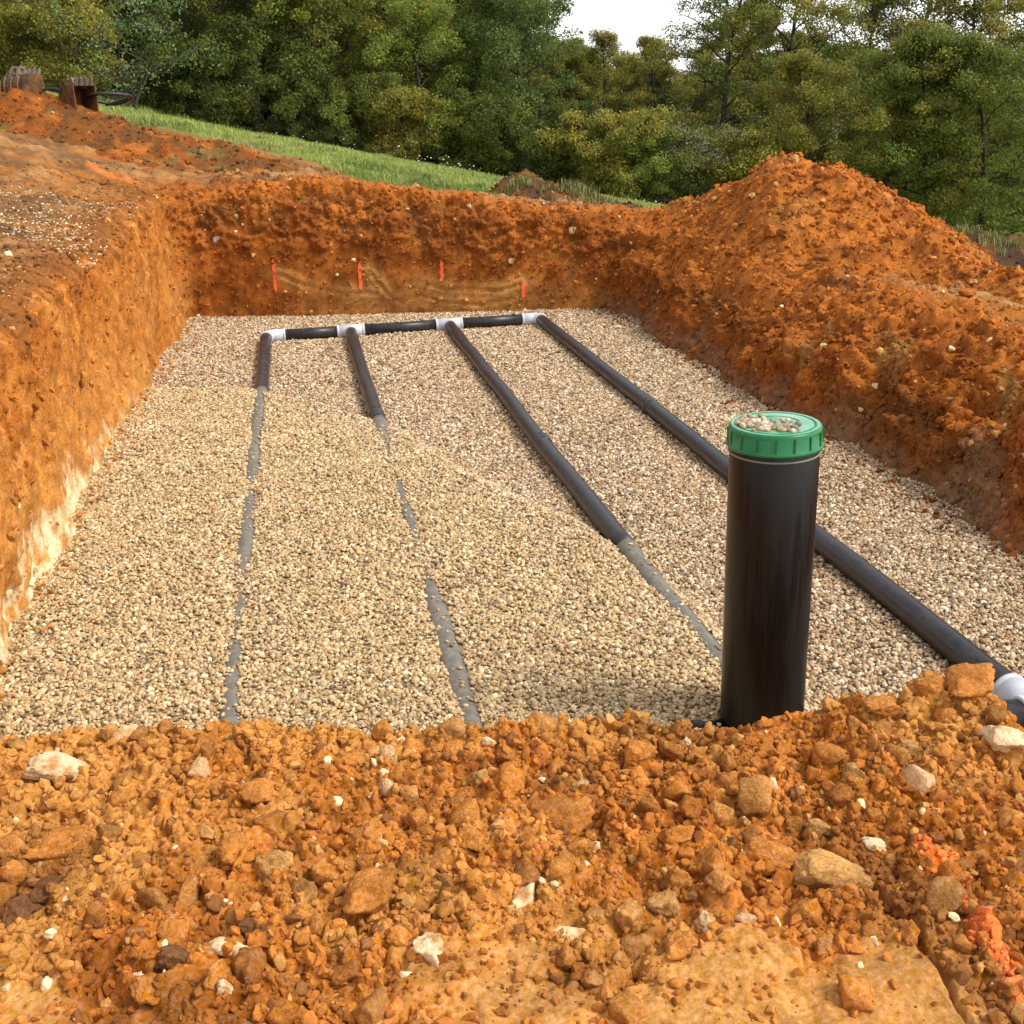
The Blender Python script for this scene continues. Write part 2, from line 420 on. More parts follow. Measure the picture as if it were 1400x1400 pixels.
# far away left and right of the works the land is grass as well
gmask = np.maximum(gmask, smooth(7.5, 9.5, fl[:, 0] + .6 * fbm(fl * .8, 2, seed=81)) * (rows >= NW))
gmask = np.maximum(gmask, smooth(-9, -12, fl[:, 0]) * (rows >= NW)); gmask = np.maximum(gmask, smooth(-6, -9, fl[:, 1]) * (rows >= NW))
nearm = np.exp(-np.maximum(0, dd - 6) / 6)
big = fbm(fl * 1.3, 3, seed=11); mid = fbm(fl * 5.0, 4, seed=12); fine = fbm(fl * 19, 3, 0.6, seed=13)
wp1 = fbm(fl * 3.1, 3, seed=16); wp2 = fbm(fl * 3.1 + 40, 3, seed=17); rdg = 1 - 2 * np.abs(fbm(fl * 3.4, 4, .55, seed=18)); rdg2 = 1 - 2 * np.abs(fbm(fl * 9, 3, .6, seed=19))
w1a, w1b, w1r = worley(fl * np.array((3.6, 3.6, 5.6)) + 0.7 * np.stack([wp1, wp2, wp1 - wp2], -1), 4)
w2a, w2b, w2r = worley(fl * 13 + .3 * np.stack([mid, fine, big], -1), 5)
lump = (0.40 - np.maximum(w1a, .28 + .1 * w1r)) * 2.4 + (w1r - .5) * .8 * smooth(.0, .18, w1b - w1a); lump2 = (0.45 - np.maximum(w2a, .3)) * 2 + (w2r - .5) * .9 * smooth(.0, .2, w2b - w2a)
rib = fbm(fl * np.array((6, 6, 1.1)), 3, seed=14); rib2 = fbm(fl * np.array((17, 17, 2.4)), 3, seed=15)
blocky = np.clip(w1b - w1a, 0, .25) * 4
disL = .045 * big + .012 * rib + .008 * rib2 + .014 * lump * smooth(.3, .8, zrel + .3 * big) + .014 * mid + .009 * rdg2 + .009 * fine + .012 * lump2 * smooth(.4, .1, fl[:, 2])
upper = smooth(.42, .68, zrel + .12 * mid)
disF = .03 * big + upper * (.040 * lump + .035 * mid + .030 * rdg + .018 * rdg2 + .013 * lump2) + (.007 + .02 * smooth(.1, -.5, fl[:, 0])) * mid + (.005 + .012 * upper) * fine
disR = .085 * big + .035 * mid + (.035 * lump + .045 * rdg + .025 * rdg2) * smooth(.1, .5, zrel) + .020 * lump2 + .014 * fine
disT = (.035 * big + .028 * mid + .012 * lump2 + .010 * fine) * (1 - .6 * gmask) + .04 * np.clip(mid, 0, 1) * (1 - gmask) * nearm
curves = [[(.15, .47), (.46, .33), (.86, .24), (1.23, .23)], [(1.17, .47), (1.36, .22), (1.51, .11), (1.72, .20), (2.01, .12), (2.33, .07), (2.74, .14)],
          [(1.69, .36), (2.01, .26), (2.58, .23), (2.82, .29)], [(.23, .06), (.68, .05), (1.1, .07)]]
gro = np.zeros(len(fl)); smear = np.zeros(len(fl))
for i, c in enumerate(curves):
    d, tt = seg_dist(fl[:, 0], fl[:, 2] + .012 * mid, c)
    k = 1.0 if i < 3 else .55
    gro += k * (.45 + .55 * smooth(-.4, .5, wp1)) * (-.014 * np.exp(-(d / .014) ** 2) + .014 * np.exp(-((d - .04) / .020) ** 2))
    smear = np.maximum(smear, k * smooth(.17, .05, d))
disF = disF + gro * (wf > .6) * (rows < NW)
side_d = wl * disL + wf * disF + wr * disR
rdg0 = 1 - 2 * np.abs(fbm(fl * 1.9, 3, .5, seed=28))
side_d = side_d + wr * .06 * (rdg0 - .5) * smooth(.05, .4, zrel) + wf * upper * .03 * (rdg0 - .5)
disp = wall * side_d + (1 - wall) * disT * np.clip(nearm + .15, 0, 1)
disp *= np.where(rows < 3, .4, 1)
G = (fl + nn.reshape(-1, 3) * disp[:, None])
# colours of the earth
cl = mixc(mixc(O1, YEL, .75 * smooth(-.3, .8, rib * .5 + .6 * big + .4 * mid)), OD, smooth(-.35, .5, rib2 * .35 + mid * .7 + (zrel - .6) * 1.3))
cl = mixc(cl, YEL * 1.05, .4 * smooth(.75, .25, zrel + .25 * rib) * smooth(11, 6, fl[:, 1]))
chalk = fbm(fl * 3.3, 4, .6, seed=37)
cl = mixc(cl, mixc(CREAM, YEL * 1.1, smooth(-.1, .8, fbm(fl * 12, 3, seed=38))), smooth(.10, -.12, (fl[:, 2] - .30 * smooth(9.5, 5.0, fl[:, 1])) + .17 * chalk + .10 * fine + .05 * lump2) * smooth(10.5, 7.5, fl[:, 1]))
cl = mixc(cl, BR, .7 * smooth(.86, 1.0, zrel + .10 * mid))
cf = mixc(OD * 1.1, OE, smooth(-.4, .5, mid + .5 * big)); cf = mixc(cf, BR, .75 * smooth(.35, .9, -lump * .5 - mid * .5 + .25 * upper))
cf = mixc(cf, TAN * .9, .6 * smear * (.5 + .5 * smooth(-.5, .4, wp1))); cf = mixc(cf, TAN * .8, .35 * smooth(.35, .1, zrel) * smooth(.2, 1.2, fl[:, 0]))
cf = mixc(cf, OD * 1.25, .6 * smooth(.85, 1.0, zrel))
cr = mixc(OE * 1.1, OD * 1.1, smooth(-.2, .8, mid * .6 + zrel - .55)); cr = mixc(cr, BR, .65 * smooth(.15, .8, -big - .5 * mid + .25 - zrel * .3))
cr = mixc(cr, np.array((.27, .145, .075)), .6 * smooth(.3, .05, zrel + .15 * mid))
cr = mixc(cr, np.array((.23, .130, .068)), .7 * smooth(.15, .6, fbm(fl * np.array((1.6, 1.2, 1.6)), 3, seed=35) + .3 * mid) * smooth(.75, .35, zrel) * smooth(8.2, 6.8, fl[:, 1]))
scr = np.zeros(len(fl))
for (ya, za, yb, zb) in ((7.0, .80, 6.75, .62), (6.75, .76, 6.45, .52), (6.5, .72, 6.2, .50), (7.4, .55, 7.15, .35), (5.5, .72, 5.2, .5), (5.1, .7, 4.85, .5)):
    d_, _t = seg_dist(fl[:, 1], fl[:, 2], [(ya, za), (yb, zb)]); scr = np.maximum(scr, smooth(.075, .045, d_ + .015 * mid))
scr *= (wr > .6) * (rows < 66) * (rows > 12); cr = mixc(cr, TAN * .62, .75 * scr)
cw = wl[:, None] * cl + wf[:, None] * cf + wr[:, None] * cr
strk = fbm(fl * np.array((1.1, 6.5, 1)), 4, seed=36)
ct = mixc(O1 * .72, np.array((.36, .205, .085)), smooth(-.4, .4, mid * .5 + big * .4 + strk * .4)); ct = mixc(ct, np.array((.155, .080, .034)), smooth(-.2, .5, fbm(fl * 2.1, 4, seed=31) * .6 + strk * .7))
ct = mixc(ct, O2, .5 * smooth(0, .7, lump2 * .5 + mid * .5))
ct = mixc(ct, BR * 1.25, .55 * smooth(13.5, 15.5, fl[:, 1]) * (fl[:, 0] < 6))
cg = mixc(GRASS, np.array((.15, .20, .035)), smooth(-.4, .6, fbm(fl * .6, 3, seed=33)))
cg = mixc(cg, BR * 1.2, .6 * smooth(.3, .8, fbm(fl * 1.1, 3, seed=34)) * smooth(4, 1, fl[:, 1] - grass_edge(fl[:, 0])))
ct = mixc(ct, cg, gmask)
# sprayed orange lines on the left ground
for line in ([(-1.75, 13.35), (-1.35, 13.25)], [(-1.15, 12.6), (-.75, 11.9)], [(-.9, 11.7), (-.55, 11.4)]):
    d, _ = seg_dist(fl[:, 0], fl[:, 1], line); ct = mixc(ct, PAINT, .4 * smooth(.10, .03, d + .05 * fine) * (rows >= NW - 20))
tw = np.where(rows < NW, 1.0, np.exp(-np.maximum(0, dd - np.tile(rimd, NR)) / .3))
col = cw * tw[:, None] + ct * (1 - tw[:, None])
F_ = grid_faces(NR, NC)
if FLIP: pass
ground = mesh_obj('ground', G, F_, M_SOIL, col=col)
tag(ground, 'orange clay ground with the excavated pit walls and the grassy land around', kind='structure')
GG = G.reshape(NR, NC, 3); GC = col.reshape(NR, NC, 3)

# ------------------------------------------------------------------ near bank (where the photographer stands)
EDGE = np.array([(-3, 3.4), (-.9, 3.02), (-.565, 2.925), (-.26, 2.905), (-.03, 2.82), (.16, 2.815), (.59, 2.69), (.88, 2.63), (1.23, 2.58), (1.43, 2.47), (1.69, 2.45), (1.97, 2.43), (2.15, 2.42), (2.20, 2.26), (2.26, 2.12), (2.6, 1.95), (4.5, 1.7)])
CRACK = [(1.47, 1.93), (1.509, 1.881), (1.526, 1.761), (1.542, 1.651), (1.521, 1.537), (1.52, 1.478), (1.497, 1.416), (1.49, 1.3)]
SPRAY = [(1.705, 1.862), (1.70, 1.784), (1.691, 1.698), (1.656, 1.602), (1.662, 1.547), (1.642, 1.45), (1.635, 1.391), (1.60, 1.2)]
def near_masks(x, y):
    p = np.stack([x, y, np.zeros_like(x)], -1)
    e = np.interp(x, EDGE[:, 0], EDGE[:, 1]) + .02 * fbm(p * 7, 3, seed=50) - y
    pack = smooth(.86, 1.06, e + .18 * fbm(p * 3.5, 3, seed=51)) * smooth(.05, .45, x + .25 * fbm(p * 3, 2, seed=52)) * smooth(1.62, 1.5, x)
    slab = smooth(.05, -.05, np.hypot((x - 1.43) / 1.0, (y - 1.46) / 1.1) - .105 + .04 * fbm(p * 9, 2, seed=53))
    corner = smooth(.05, -.05, np.hypot(x + .26, y - 1.78) - .12 + .05 * fbm(p * 9, 2, seed=54))
    slab = slab * smooth(1.56, 1.52, x)
    return p, e, np.maximum(np.maximum(pack * .85, slab), corner * .9)
def hnear(x, y, full=False):
    x = np.asarray(x, float); y = np.asarray(y, float); sh = x.shape; x = x.ravel(); y = y.ravel()
    p, e, pk = near_masks(x, y)
    base = np.where(e > 0, .5 - .03 * np.exp(-e / .04), .47 + 1.35 * e)
    base = base + (.055 * smooth(1.5, 1.8, x) + .05 * np.exp(-((x - 2.13) / .16) ** 2) * np.exp(-((e - .1) / .2) ** 2)) * smooth(-.12, .02, e) * smooth(.7, .3, e) * smooth(2.21, 2.12, x) + .02 * smooth(1.2, 1.5, x) * smooth(2.2, 2.1, x) * smooth(-.1, .05, e) * smooth(.6, .2, e)
    base = np.maximum(base, -.14)
    base += .035 * fbm(p * 2.2, 3, seed=60) * smooth(-.3, .3, e)
    f1, f2, rid = worley(p * 15 + .5 * np.stack([fbm(p * 12, 2, seed=61), fbm(p * 12, 2, seed=62), 0 * x], -1), 6)
    g1, g2, gid = worley(p * 36, 7)
    loose = 1 - pk
    h = base + loose * (.075 * (.45 - np.maximum(f1, .28)) * (.3 + rid) + .034 * (rid - .5) * smooth(0, .2, f2 - f1) + .020 * (.45 - np.maximum(g1, .3)) + .008 * (gid - .5) * smooth(0, .2, g2 - g1)) + (.3 + .7 * loose) * (.012 * fbm(p * 20, 3, .6, seed=63) + .005 * fbm(p * 70, 2, seed=64))
    d, t = seg_dist(x, y + .006 * fbm(p * 30, 2, seed=65), CRACK)
    wd = np.interp(t, [0, .15, .3, .5, .7], [.013, .015, .014, .006, .004])
    h = h - .065 * np.exp(-(d / wd) ** 2) * (1.0 - .5 * smooth(.3, .5, t))
    h = h + pk * .012
    if full: return h.reshape(sh), p, e, pk, f1, rid
    return h.reshape(sh)
xs = np.concatenate([np.linspace(-3, -.72, 40)[:-1], np.arange(-.72, 2.42, .0055), np.linspace(2.42, 4.6, 40)])
ev = np.concatenate([np.linspace(-.5, -.12, 14)[:-1], np.arange(-.12, 1.32, .0055), np.linspace(1.32, 8, 60)[1:]])
XX, EE = np.meshgrid(xs, ev); YY = np.interp(XX, EDGE[:, 0], EDGE[:, 1]) - EE
HZ, pN, eN, pk, f1N, ridN = hnear(XX, YY, True)
def near_colour(p, pk, rnd, paint=True):
    n1 = fbm(p * 2.6, 4, seed=70); n2 = fbm(p * 11, 3, seed=71)
    c = mixc(O1, O2, smooth(-.1, .8, n2)); c = mixc(c, YEL, .85 * smooth(-.25, .55, n1 + .4 * n2)); c = mixc(c, BR, .6 * smooth(.3, .85, fbm(p * 3.1, 4, seed=72)))
    c = mixc(c, TAN * 1.02, .75 * pk)
    c = mixc(c, BR * 1.2, .55 * smooth(.09, .02, np.abs(seg_dist(p[:, 0], p[:, 1], [(1.50, 1.95), (1.62, 1.66), (1.60, 1.35)])[0]) - .03 + .04 * n2))
    if paint:
        d, t = seg_dist(p[:, 0], p[:, 1], SPRAY); c = mixc(c, PAINT * (0.85 + .3 * np.asarray(rnd))[..., None], .7 * smooth(.040, .012, d + .03 * n2 + .012 * (np.asarray(rnd) - .5)))
    return c
cN = near_colour(pN, pk, ridN)
near = mesh_obj('near_bank', np.stack([XX, YY, HZ], -1).reshape(-1, 3), grid_faces(len(ev), len(xs))[:, ::-1], M_SOIL, col=cN)
tag(near, 'near bank of loose orange clay in front of the pit', kind='structure')

# ------------------------------------------------------------------ heaps of spoil
def heap(name, xr, yr, res, hfun, colfun, label, rough=1.0, cat='soil heap', group=None, rim=False):
    x = np.arange(xr[0], xr[1], res); y = np.arange(yr[0], yr[1], res); HX, HY = np.meshgrid(x, y)
    g = terrain(HX, HY); p = np.stack([HX, HY, 0 * HX], -1).reshape(-1, 3)
    h = hfun(HX, HY, p)                                   # absolute height without detail
    if rim:                                               # the foot of the heap stays behind the rim of the pit
        do = np.maximum(HX - 3.78, (HY - far_y(HX)) * .973)
        gb = g * np.interp(do, PROF[2][:, 0], PROF[2][:, 1]); h = np.where(do < 1.6, gb + (h - gb) * smooth(.30, 1.25, do) - .30 * smooth(.55, .15, do), h); g = gb
    k = smooth(-.05, .25, (h - g).ravel())
    a, b, r = worley(p * 7 + .3 * fbm(p * 6, 2, seed=90)[:, None], 9); c2, d2, r2 = worley(p * 17, 10)
    z = h.ravel() + rough * k * (.05 * fbm(p * 2.3, 3, seed=91) + .06 * (.4 - np.maximum(a, .28)) + .03 * (r - .5) * smooth(0, .2, b - a) + .025 * (.5 - np.maximum(c2, .3)) + .02 * (r2 - .5) * smooth(0, .2, d2 - c2) + .012 * fbm(p * 24, 3, .6, seed=92))
    V = np.stack([HX.ravel(), HY.ravel(), z], -1); Fq = grid_faces(len(y), len(x))
    keep = ((z - g.ravel()) > -.12)[Fq].any(1); Fq = Fq[keep]
    used = np.unique(Fq); mp = -np.ones(len(V), int); mp[used] = np.arange(len(used))
    c = colfun(V, k, r)
    o = mesh_obj(name, V[used], mp[Fq], M_HEAP, col=c[used])
    tag(o, label, cat, group)
    return o, V[used], c[used], nn
def ridge_fun(ridge, slope, cap=.12, n=.06, sd=5):
    R_ = np.array(ridge, float)
    def f(x, y, p):
        best = np.full(x.shape, -9.0)
        for a, b in zip(R_[:-1], R_[1:]):
            dx, dy = b[:2] - a[:2]; t = np.clip(((x - a[0]) * dx + (y - a[1]) * dy) / (dx * dx + dy * dy), 0, 1)
            d = np.hypot(x - a[0] - t * dx, y - a[1] - t * dy)
            best = np.maximum(best, a[2] + (b[2] - a[2]) * t - slope * (np.sqrt(d * d + cap * cap) - cap))
        return best + n * fbm(p * 1.7, 3, seed=sd).reshape(x.shape)
    return f
def clay_col(V, k, r):
    n1 = fbm(V * 2.4, 4, seed=95); n2 = fbm(V * 9, 3, seed=96)
    c = mixc(OD * 1.12, OE * 1.1, smooth(-.2, .7, n2 + .5 * n1)); c = mixc(c, YEL * .8, .40 * smooth(.2, .9, n1 - .3 * n2)); return mixc(c, BR, .5 * smooth(.4, .9, -n1 + .3 * n2))
def top_col(V, k, r):
    n1 = fbm(V * 3, 4, seed=97); c = mixc(TOP, BR, smooth(-.2, .6, n1)); c = mixc(c, O2, .5 * smooth(.2, .8, fbm(V * 5, 3, seed=98))); return mixc(c, np.array((.10, .12, .03)), .55 * smooth(.25, .7, fbm(V * 4, 3, seed=99)))
def bank_col(V, k, r):
    n1 = fbm(V * 3, 4, seed=97); c = mixc(OE, BR * .9, smooth(-.4, .4, n1)); c = mixc(c, OD, .8 * smooth(.1, .7, fbm(V * 5, 3, seed=98))); return mixc(c, np.array((.16, .14, .045)), .5 * smooth(.35, .8, fbm(V * 4, 3, seed=99)))
HEAPV = []
RIDGE = [(4.55, 12.2, 1.13), (4.9, 11.4, 1.37), (5.02, 10.9, 1.42), (5.2, 10.35, 1.66), (5.5, 10.05, 1.57), (5.75, 9.65, 1.30), (5.88, 9.2, 1.06), (5.95, 8.6, .90), (6.0, 7.6, .74), (6.1, 6, .62), (6.3, 3.5, .55)]
HEAPV.append(heap('spoil_heap', (3.9, 8.4), (2.5, 13.2), .024, ridge_fun(RIDGE, .66, .2), clay_col, 'tall pointed heap of orange clay spoil along the right side of the pit', rim=True))
HEAPV.append(heap('topsoil_heap', (2.9, 4.5), (14.6, 16.4), .03, ridge_fun([(3.42, 15.4, 1.26), (3.62, 15.5, 1.44), (3.85, 15.5, 1.16)], .75, .08, .09, 6), top_col, 'dark brown topsoil clump on the grass beyond the far pit wall'))
HEAPV.append(heap('topsoil_heap', (3.8, 5.6), (14.4, 16.2), .03, ridge_fun([(4.15, 15.3, 1.13), (4.6, 15.3, 1.02), (4.9, 15.2, .93)], .6, .08, .06, 7), top_col, 'low grassy topsoil ridge right of the dark clump beyond the far wall'))
HEAPV.append(heap('topsoil_heap', (7.2, 15.5), (12.5, 16.8), .05, ridge_fun([(8.0, 15.0, .72), (9.4, 14.6, .42), (10.4, 14.4, .28), (12, 14.4, .15), (14, 14, -.1)], .55, .15, .13, 8), top_col, 'long dark topsoil berm with grass tufts behind the spoil heap at right'))
HEAPV.append(heap('soil_bank', (-7.5, .6), (13.6, 18.8), .04, ridge_fun([(-6.5, 16.4, 3.55), (-4, 16.0, 2.86), (-2.9, 15.6, 2.52), (-2.0, 15.3, 2.28), (-1.2, 15.2, 2.0), (-.55, 15.1, 1.86), (-.2, 15.0, 1.75)], .62, .2, .08, 12), bank_col, 'low rough bank of reddish soil at upper left below the buckets'))

# ------------------------------------------------------------------ gravel bed
PIPES = [0.0, .855, 1.88, 2.85]; PR = .0575; PZ = .052; Y0, Y1 = 3.05, 11.2
BY = [2, 3.09, 3.7, 4.85, 6.18, 7.53, 8.72, 9.0, 9.05]; BX = [2.1, 2.04, 2.0, 1.90, 1.33, .90, .05, -.9, -1.2]
VIS = {0: [(8.72, .4), (8.3, 1), (7.4, .55), (7.22, .35), (6.85, .3), (6.68, .8), (6.2, .75), (5.9, 1), (5.25, 1.1), (5.15, .3), (4.98, .3), (4.94, .7), (4.75, .1), (4.68, .6), (4.2, .9), (3.9, .55), (3.5, .8)],
       1: [(7.58, .3), (7.1, .35), (6.5, .1), (6.4, -.6), (5.6, -.6), (5.5, .4), (5.05, .6), (4.98, -.5), (4.35, -.6), (4.27, 1), (3.3, 1)],
       2: [(4.84, .2), (4.55, .35), (4.0, .45), (3.95, -.4), (3.75, -.4), (3.7, .6), (3.2, .7)]}
def gravel_h(x, y):
    x = np.asarray(x, float); y = np.asarray(y, float)
    p = np.stack([x, y, 0 * x], -1).reshape(-1, 3)
    xb = np.interp(y, BY, BX) + .05 * fbm(p * 2.3, 3, seed=40).reshape(x.shape)
    m = smooth(-.10, .16, xb - x)
    lo = .0 + .012 * fbm(p * 1.6, 3, seed=41).reshape(x.shape)
    hi = .109 + .010 * fbm(p * 2.1, 3, seed=42).reshape(x.shape)
    for i in (0, 1, 2):
        t = np.array(VIS[i])[::-1]; v = np.interp(y, t[:, 0], t[:, 1]) + .22 * fbm(p * np.array((.1, 5, 1)) + i * 9, 2, seed=43).reshape(x.shape)
        v = (v * .30 + (.13, .21, .26)[i]) - .06 * smooth(.15, .6, fbm(p * np.array((.1, 2.2, 1)) + i * 3, 2, seed=45)).reshape(x.shape)
        off = .03 * fbm(p * np.array((0, 3.5, 0)) + i * 5, 2, seed=44).reshape(x.shape)
        hi = hi - .024 * v * np.exp(-((x - PIPES[i] + off * .6) / .075) ** 2)
    mc = smooth(-.35, .30, xb - x + .25 * fbm(p * 1.4, 3, seed=46).reshape(x.shape) - .1)
    return lo * (1 - m) + hi * m, mc
gx = np.arange(-1.25, 4.1, .03); gy = np.arange(-1.0, 13.2, .03); GX, GY = np.meshgrid(gx, gy)
GZ, GM = gravel_h(GX, GY)
def gravel_tints(m, n, r):
    lo = np.array([(.55, .41, .28), (.62, .52, .41), (.36, .23, .13), (.25, .185, .13), (.45, .30, .18), (.78, .70, .58), (.15, .12, .095), (.49, .36, .26)])
    hi = np.array([(.56, .42, .26), (.63, .51, .35), (.45, .31, .17), (.32, .24, .15), (.52, .38, .21), (.76, .67, .50), (.20, .16, .11), (.50, .40, .28)])
    pl = r.choice(8, n, p=[.19, .13, .13, .10, .17, .11, .07, .10]); ph = r.choice(8, n, p=[.20, .16, .17, .09, .19, .07, .04, .08])
    c = np.where((r.random(n) < m)[:, None], hi[ph], lo[pl]); return np.clip(c * np.array((1.00, .94, .80)) * r.uniform(.74, 1.22, (n, 1)), .02, .9)
M_BED = soil_material('gravel_bed_mat', 'Col', rough=.9, bump=1.0, vary=.9, scale=1.0)
bed_c = mixc(np.array((.30, .22, .14)), np.array((.34, .255, .155)), GM.ravel())
bed = mesh_obj('gravel_floor', np.stack([GX, GY, GZ - .008], -1).reshape(-1, 3), grid_faces(len(gy), len(gx)), M_BED, col=bed_c)
tag(bed, 'gravel floor of the pit', kind='structure')
peb = []
for k in range(8):
    v = ICO[2][0].copy(); r = np.random.default_rng(200 + k)
    v *= (1 + .16 * fbm(v * 1.1 + k * 5, 2, seed=k))[:, None]; v = v * np.array((1, r.uniform(.7, .95), r.uniform(.5, .75)))
    for _ in range(2):
        n = r.normal(size=3); n /= np.linalg.norm(n); v -= .7 * np.maximum(0, v @ n - .72)[:, None] * n
    peb.append(source_object('pebble_source', v, ICO[2][1], M_PEBBLE))
def pebbles(x0, x1, y0, y1, dens, rmin, rmax, seed):
    r = np.random.default_rng(seed); n = int((x1 - x0) * (y1 - y0) * dens)
    x = r.uniform(x0, x1, n); y = r.uniform(y0, y1, n); z, m = gravel_h(x, y)
    rad = rmin + (rmax - rmin) * r.random(n) ** 1.8; rad = np.where(r.random(n) < .03, rad * 1.35, rad)
    z = z + r.uniform(-.5, .45, n) * rad
    keep = np.ones(n, bool)
    for px_ in PIPES:
        d = np.hypot(x - px_, z - PZ); keep &= ~((d < PR + .35 * rad) & (y > Y0 - .1) & (y < Y1 + .1))
    d = np.hypot(y - Y1, z - PZ); keep &= ~((d < PR + .35 * rad) & (x > -.1) & (x < 2.95))
    d = np.hypot(y - Y0, z - PZ); keep &= ~((d < PR + .35 * rad) & (x > 1.8) & (x < 2.95))
    keep &= ~(np.hypot(x - 1.845, y - 3.06) < .15)
    keep &= y < far_y(x) + .12
    return x[keep], y[keep], z[keep], rad[keep], m[keep]
parts = [pebbles(-1.1, 3.0, 2.3, 4.4, 8600, .0045, .0128, 1), pebbles(3.0, 4.05, 2.5, 4.4, 8600, .0045, .0128, 2), pebbles(-1.1, 4.05, 4.4, 6.5, 7000, .0050, .0130, 3), pebbles(-1.1, 4.05, 6.5, 9, 5100, .0065, .0145, 4), pebbles(-1.1, 4.05, 9, 13.1, 3000, .0085, .0165, 5)]
def on_pipe(i, y0, y1, n, seed):                       # stones lying on the dusty pipe tops
    r = np.random.default_rng(seed); y = r.uniform(y0, y1, n); dx = r.normal(0, .028, n); dx = np.clip(dx, -.05, .05); rad = r.uniform(.0055, .0115, n)
    return PIPES[i] + dx, y, PZ + np.sqrt(PR ** 2 - dx ** 2) + .35 * rad, rad, np.ones(n)
parts += [on_pipe(0, 3.1, 8.5, 110, 11), on_pipe(1, 3.1, 7.4, 90, 12), on_pipe(2, 3.2, 4.75, 30, 13)]
gx_, gy_, gz_, gr_, gm_ = [np.concatenate(a) for a in zip(*parts)]
r = np.random.default_rng(77); n = len(gx_)
rots = np.stack([r.normal(0, .45, n), r.normal(0, .45, n), r.uniform(0, 6.28, n)], -1)
scl = gr_[:, None] * r.uniform(.85, 1.2, (n, 3))
gravel = scatter('gravel', np.stack([gx_, gy_, gz_], -1), rots, scl, r.integers(0, 8, n), gravel_tints(gm_, n, r), peb)
tag(gravel, 'rounded tan and grey gravel covering the pit floor', 'gravel', kind='stuff')
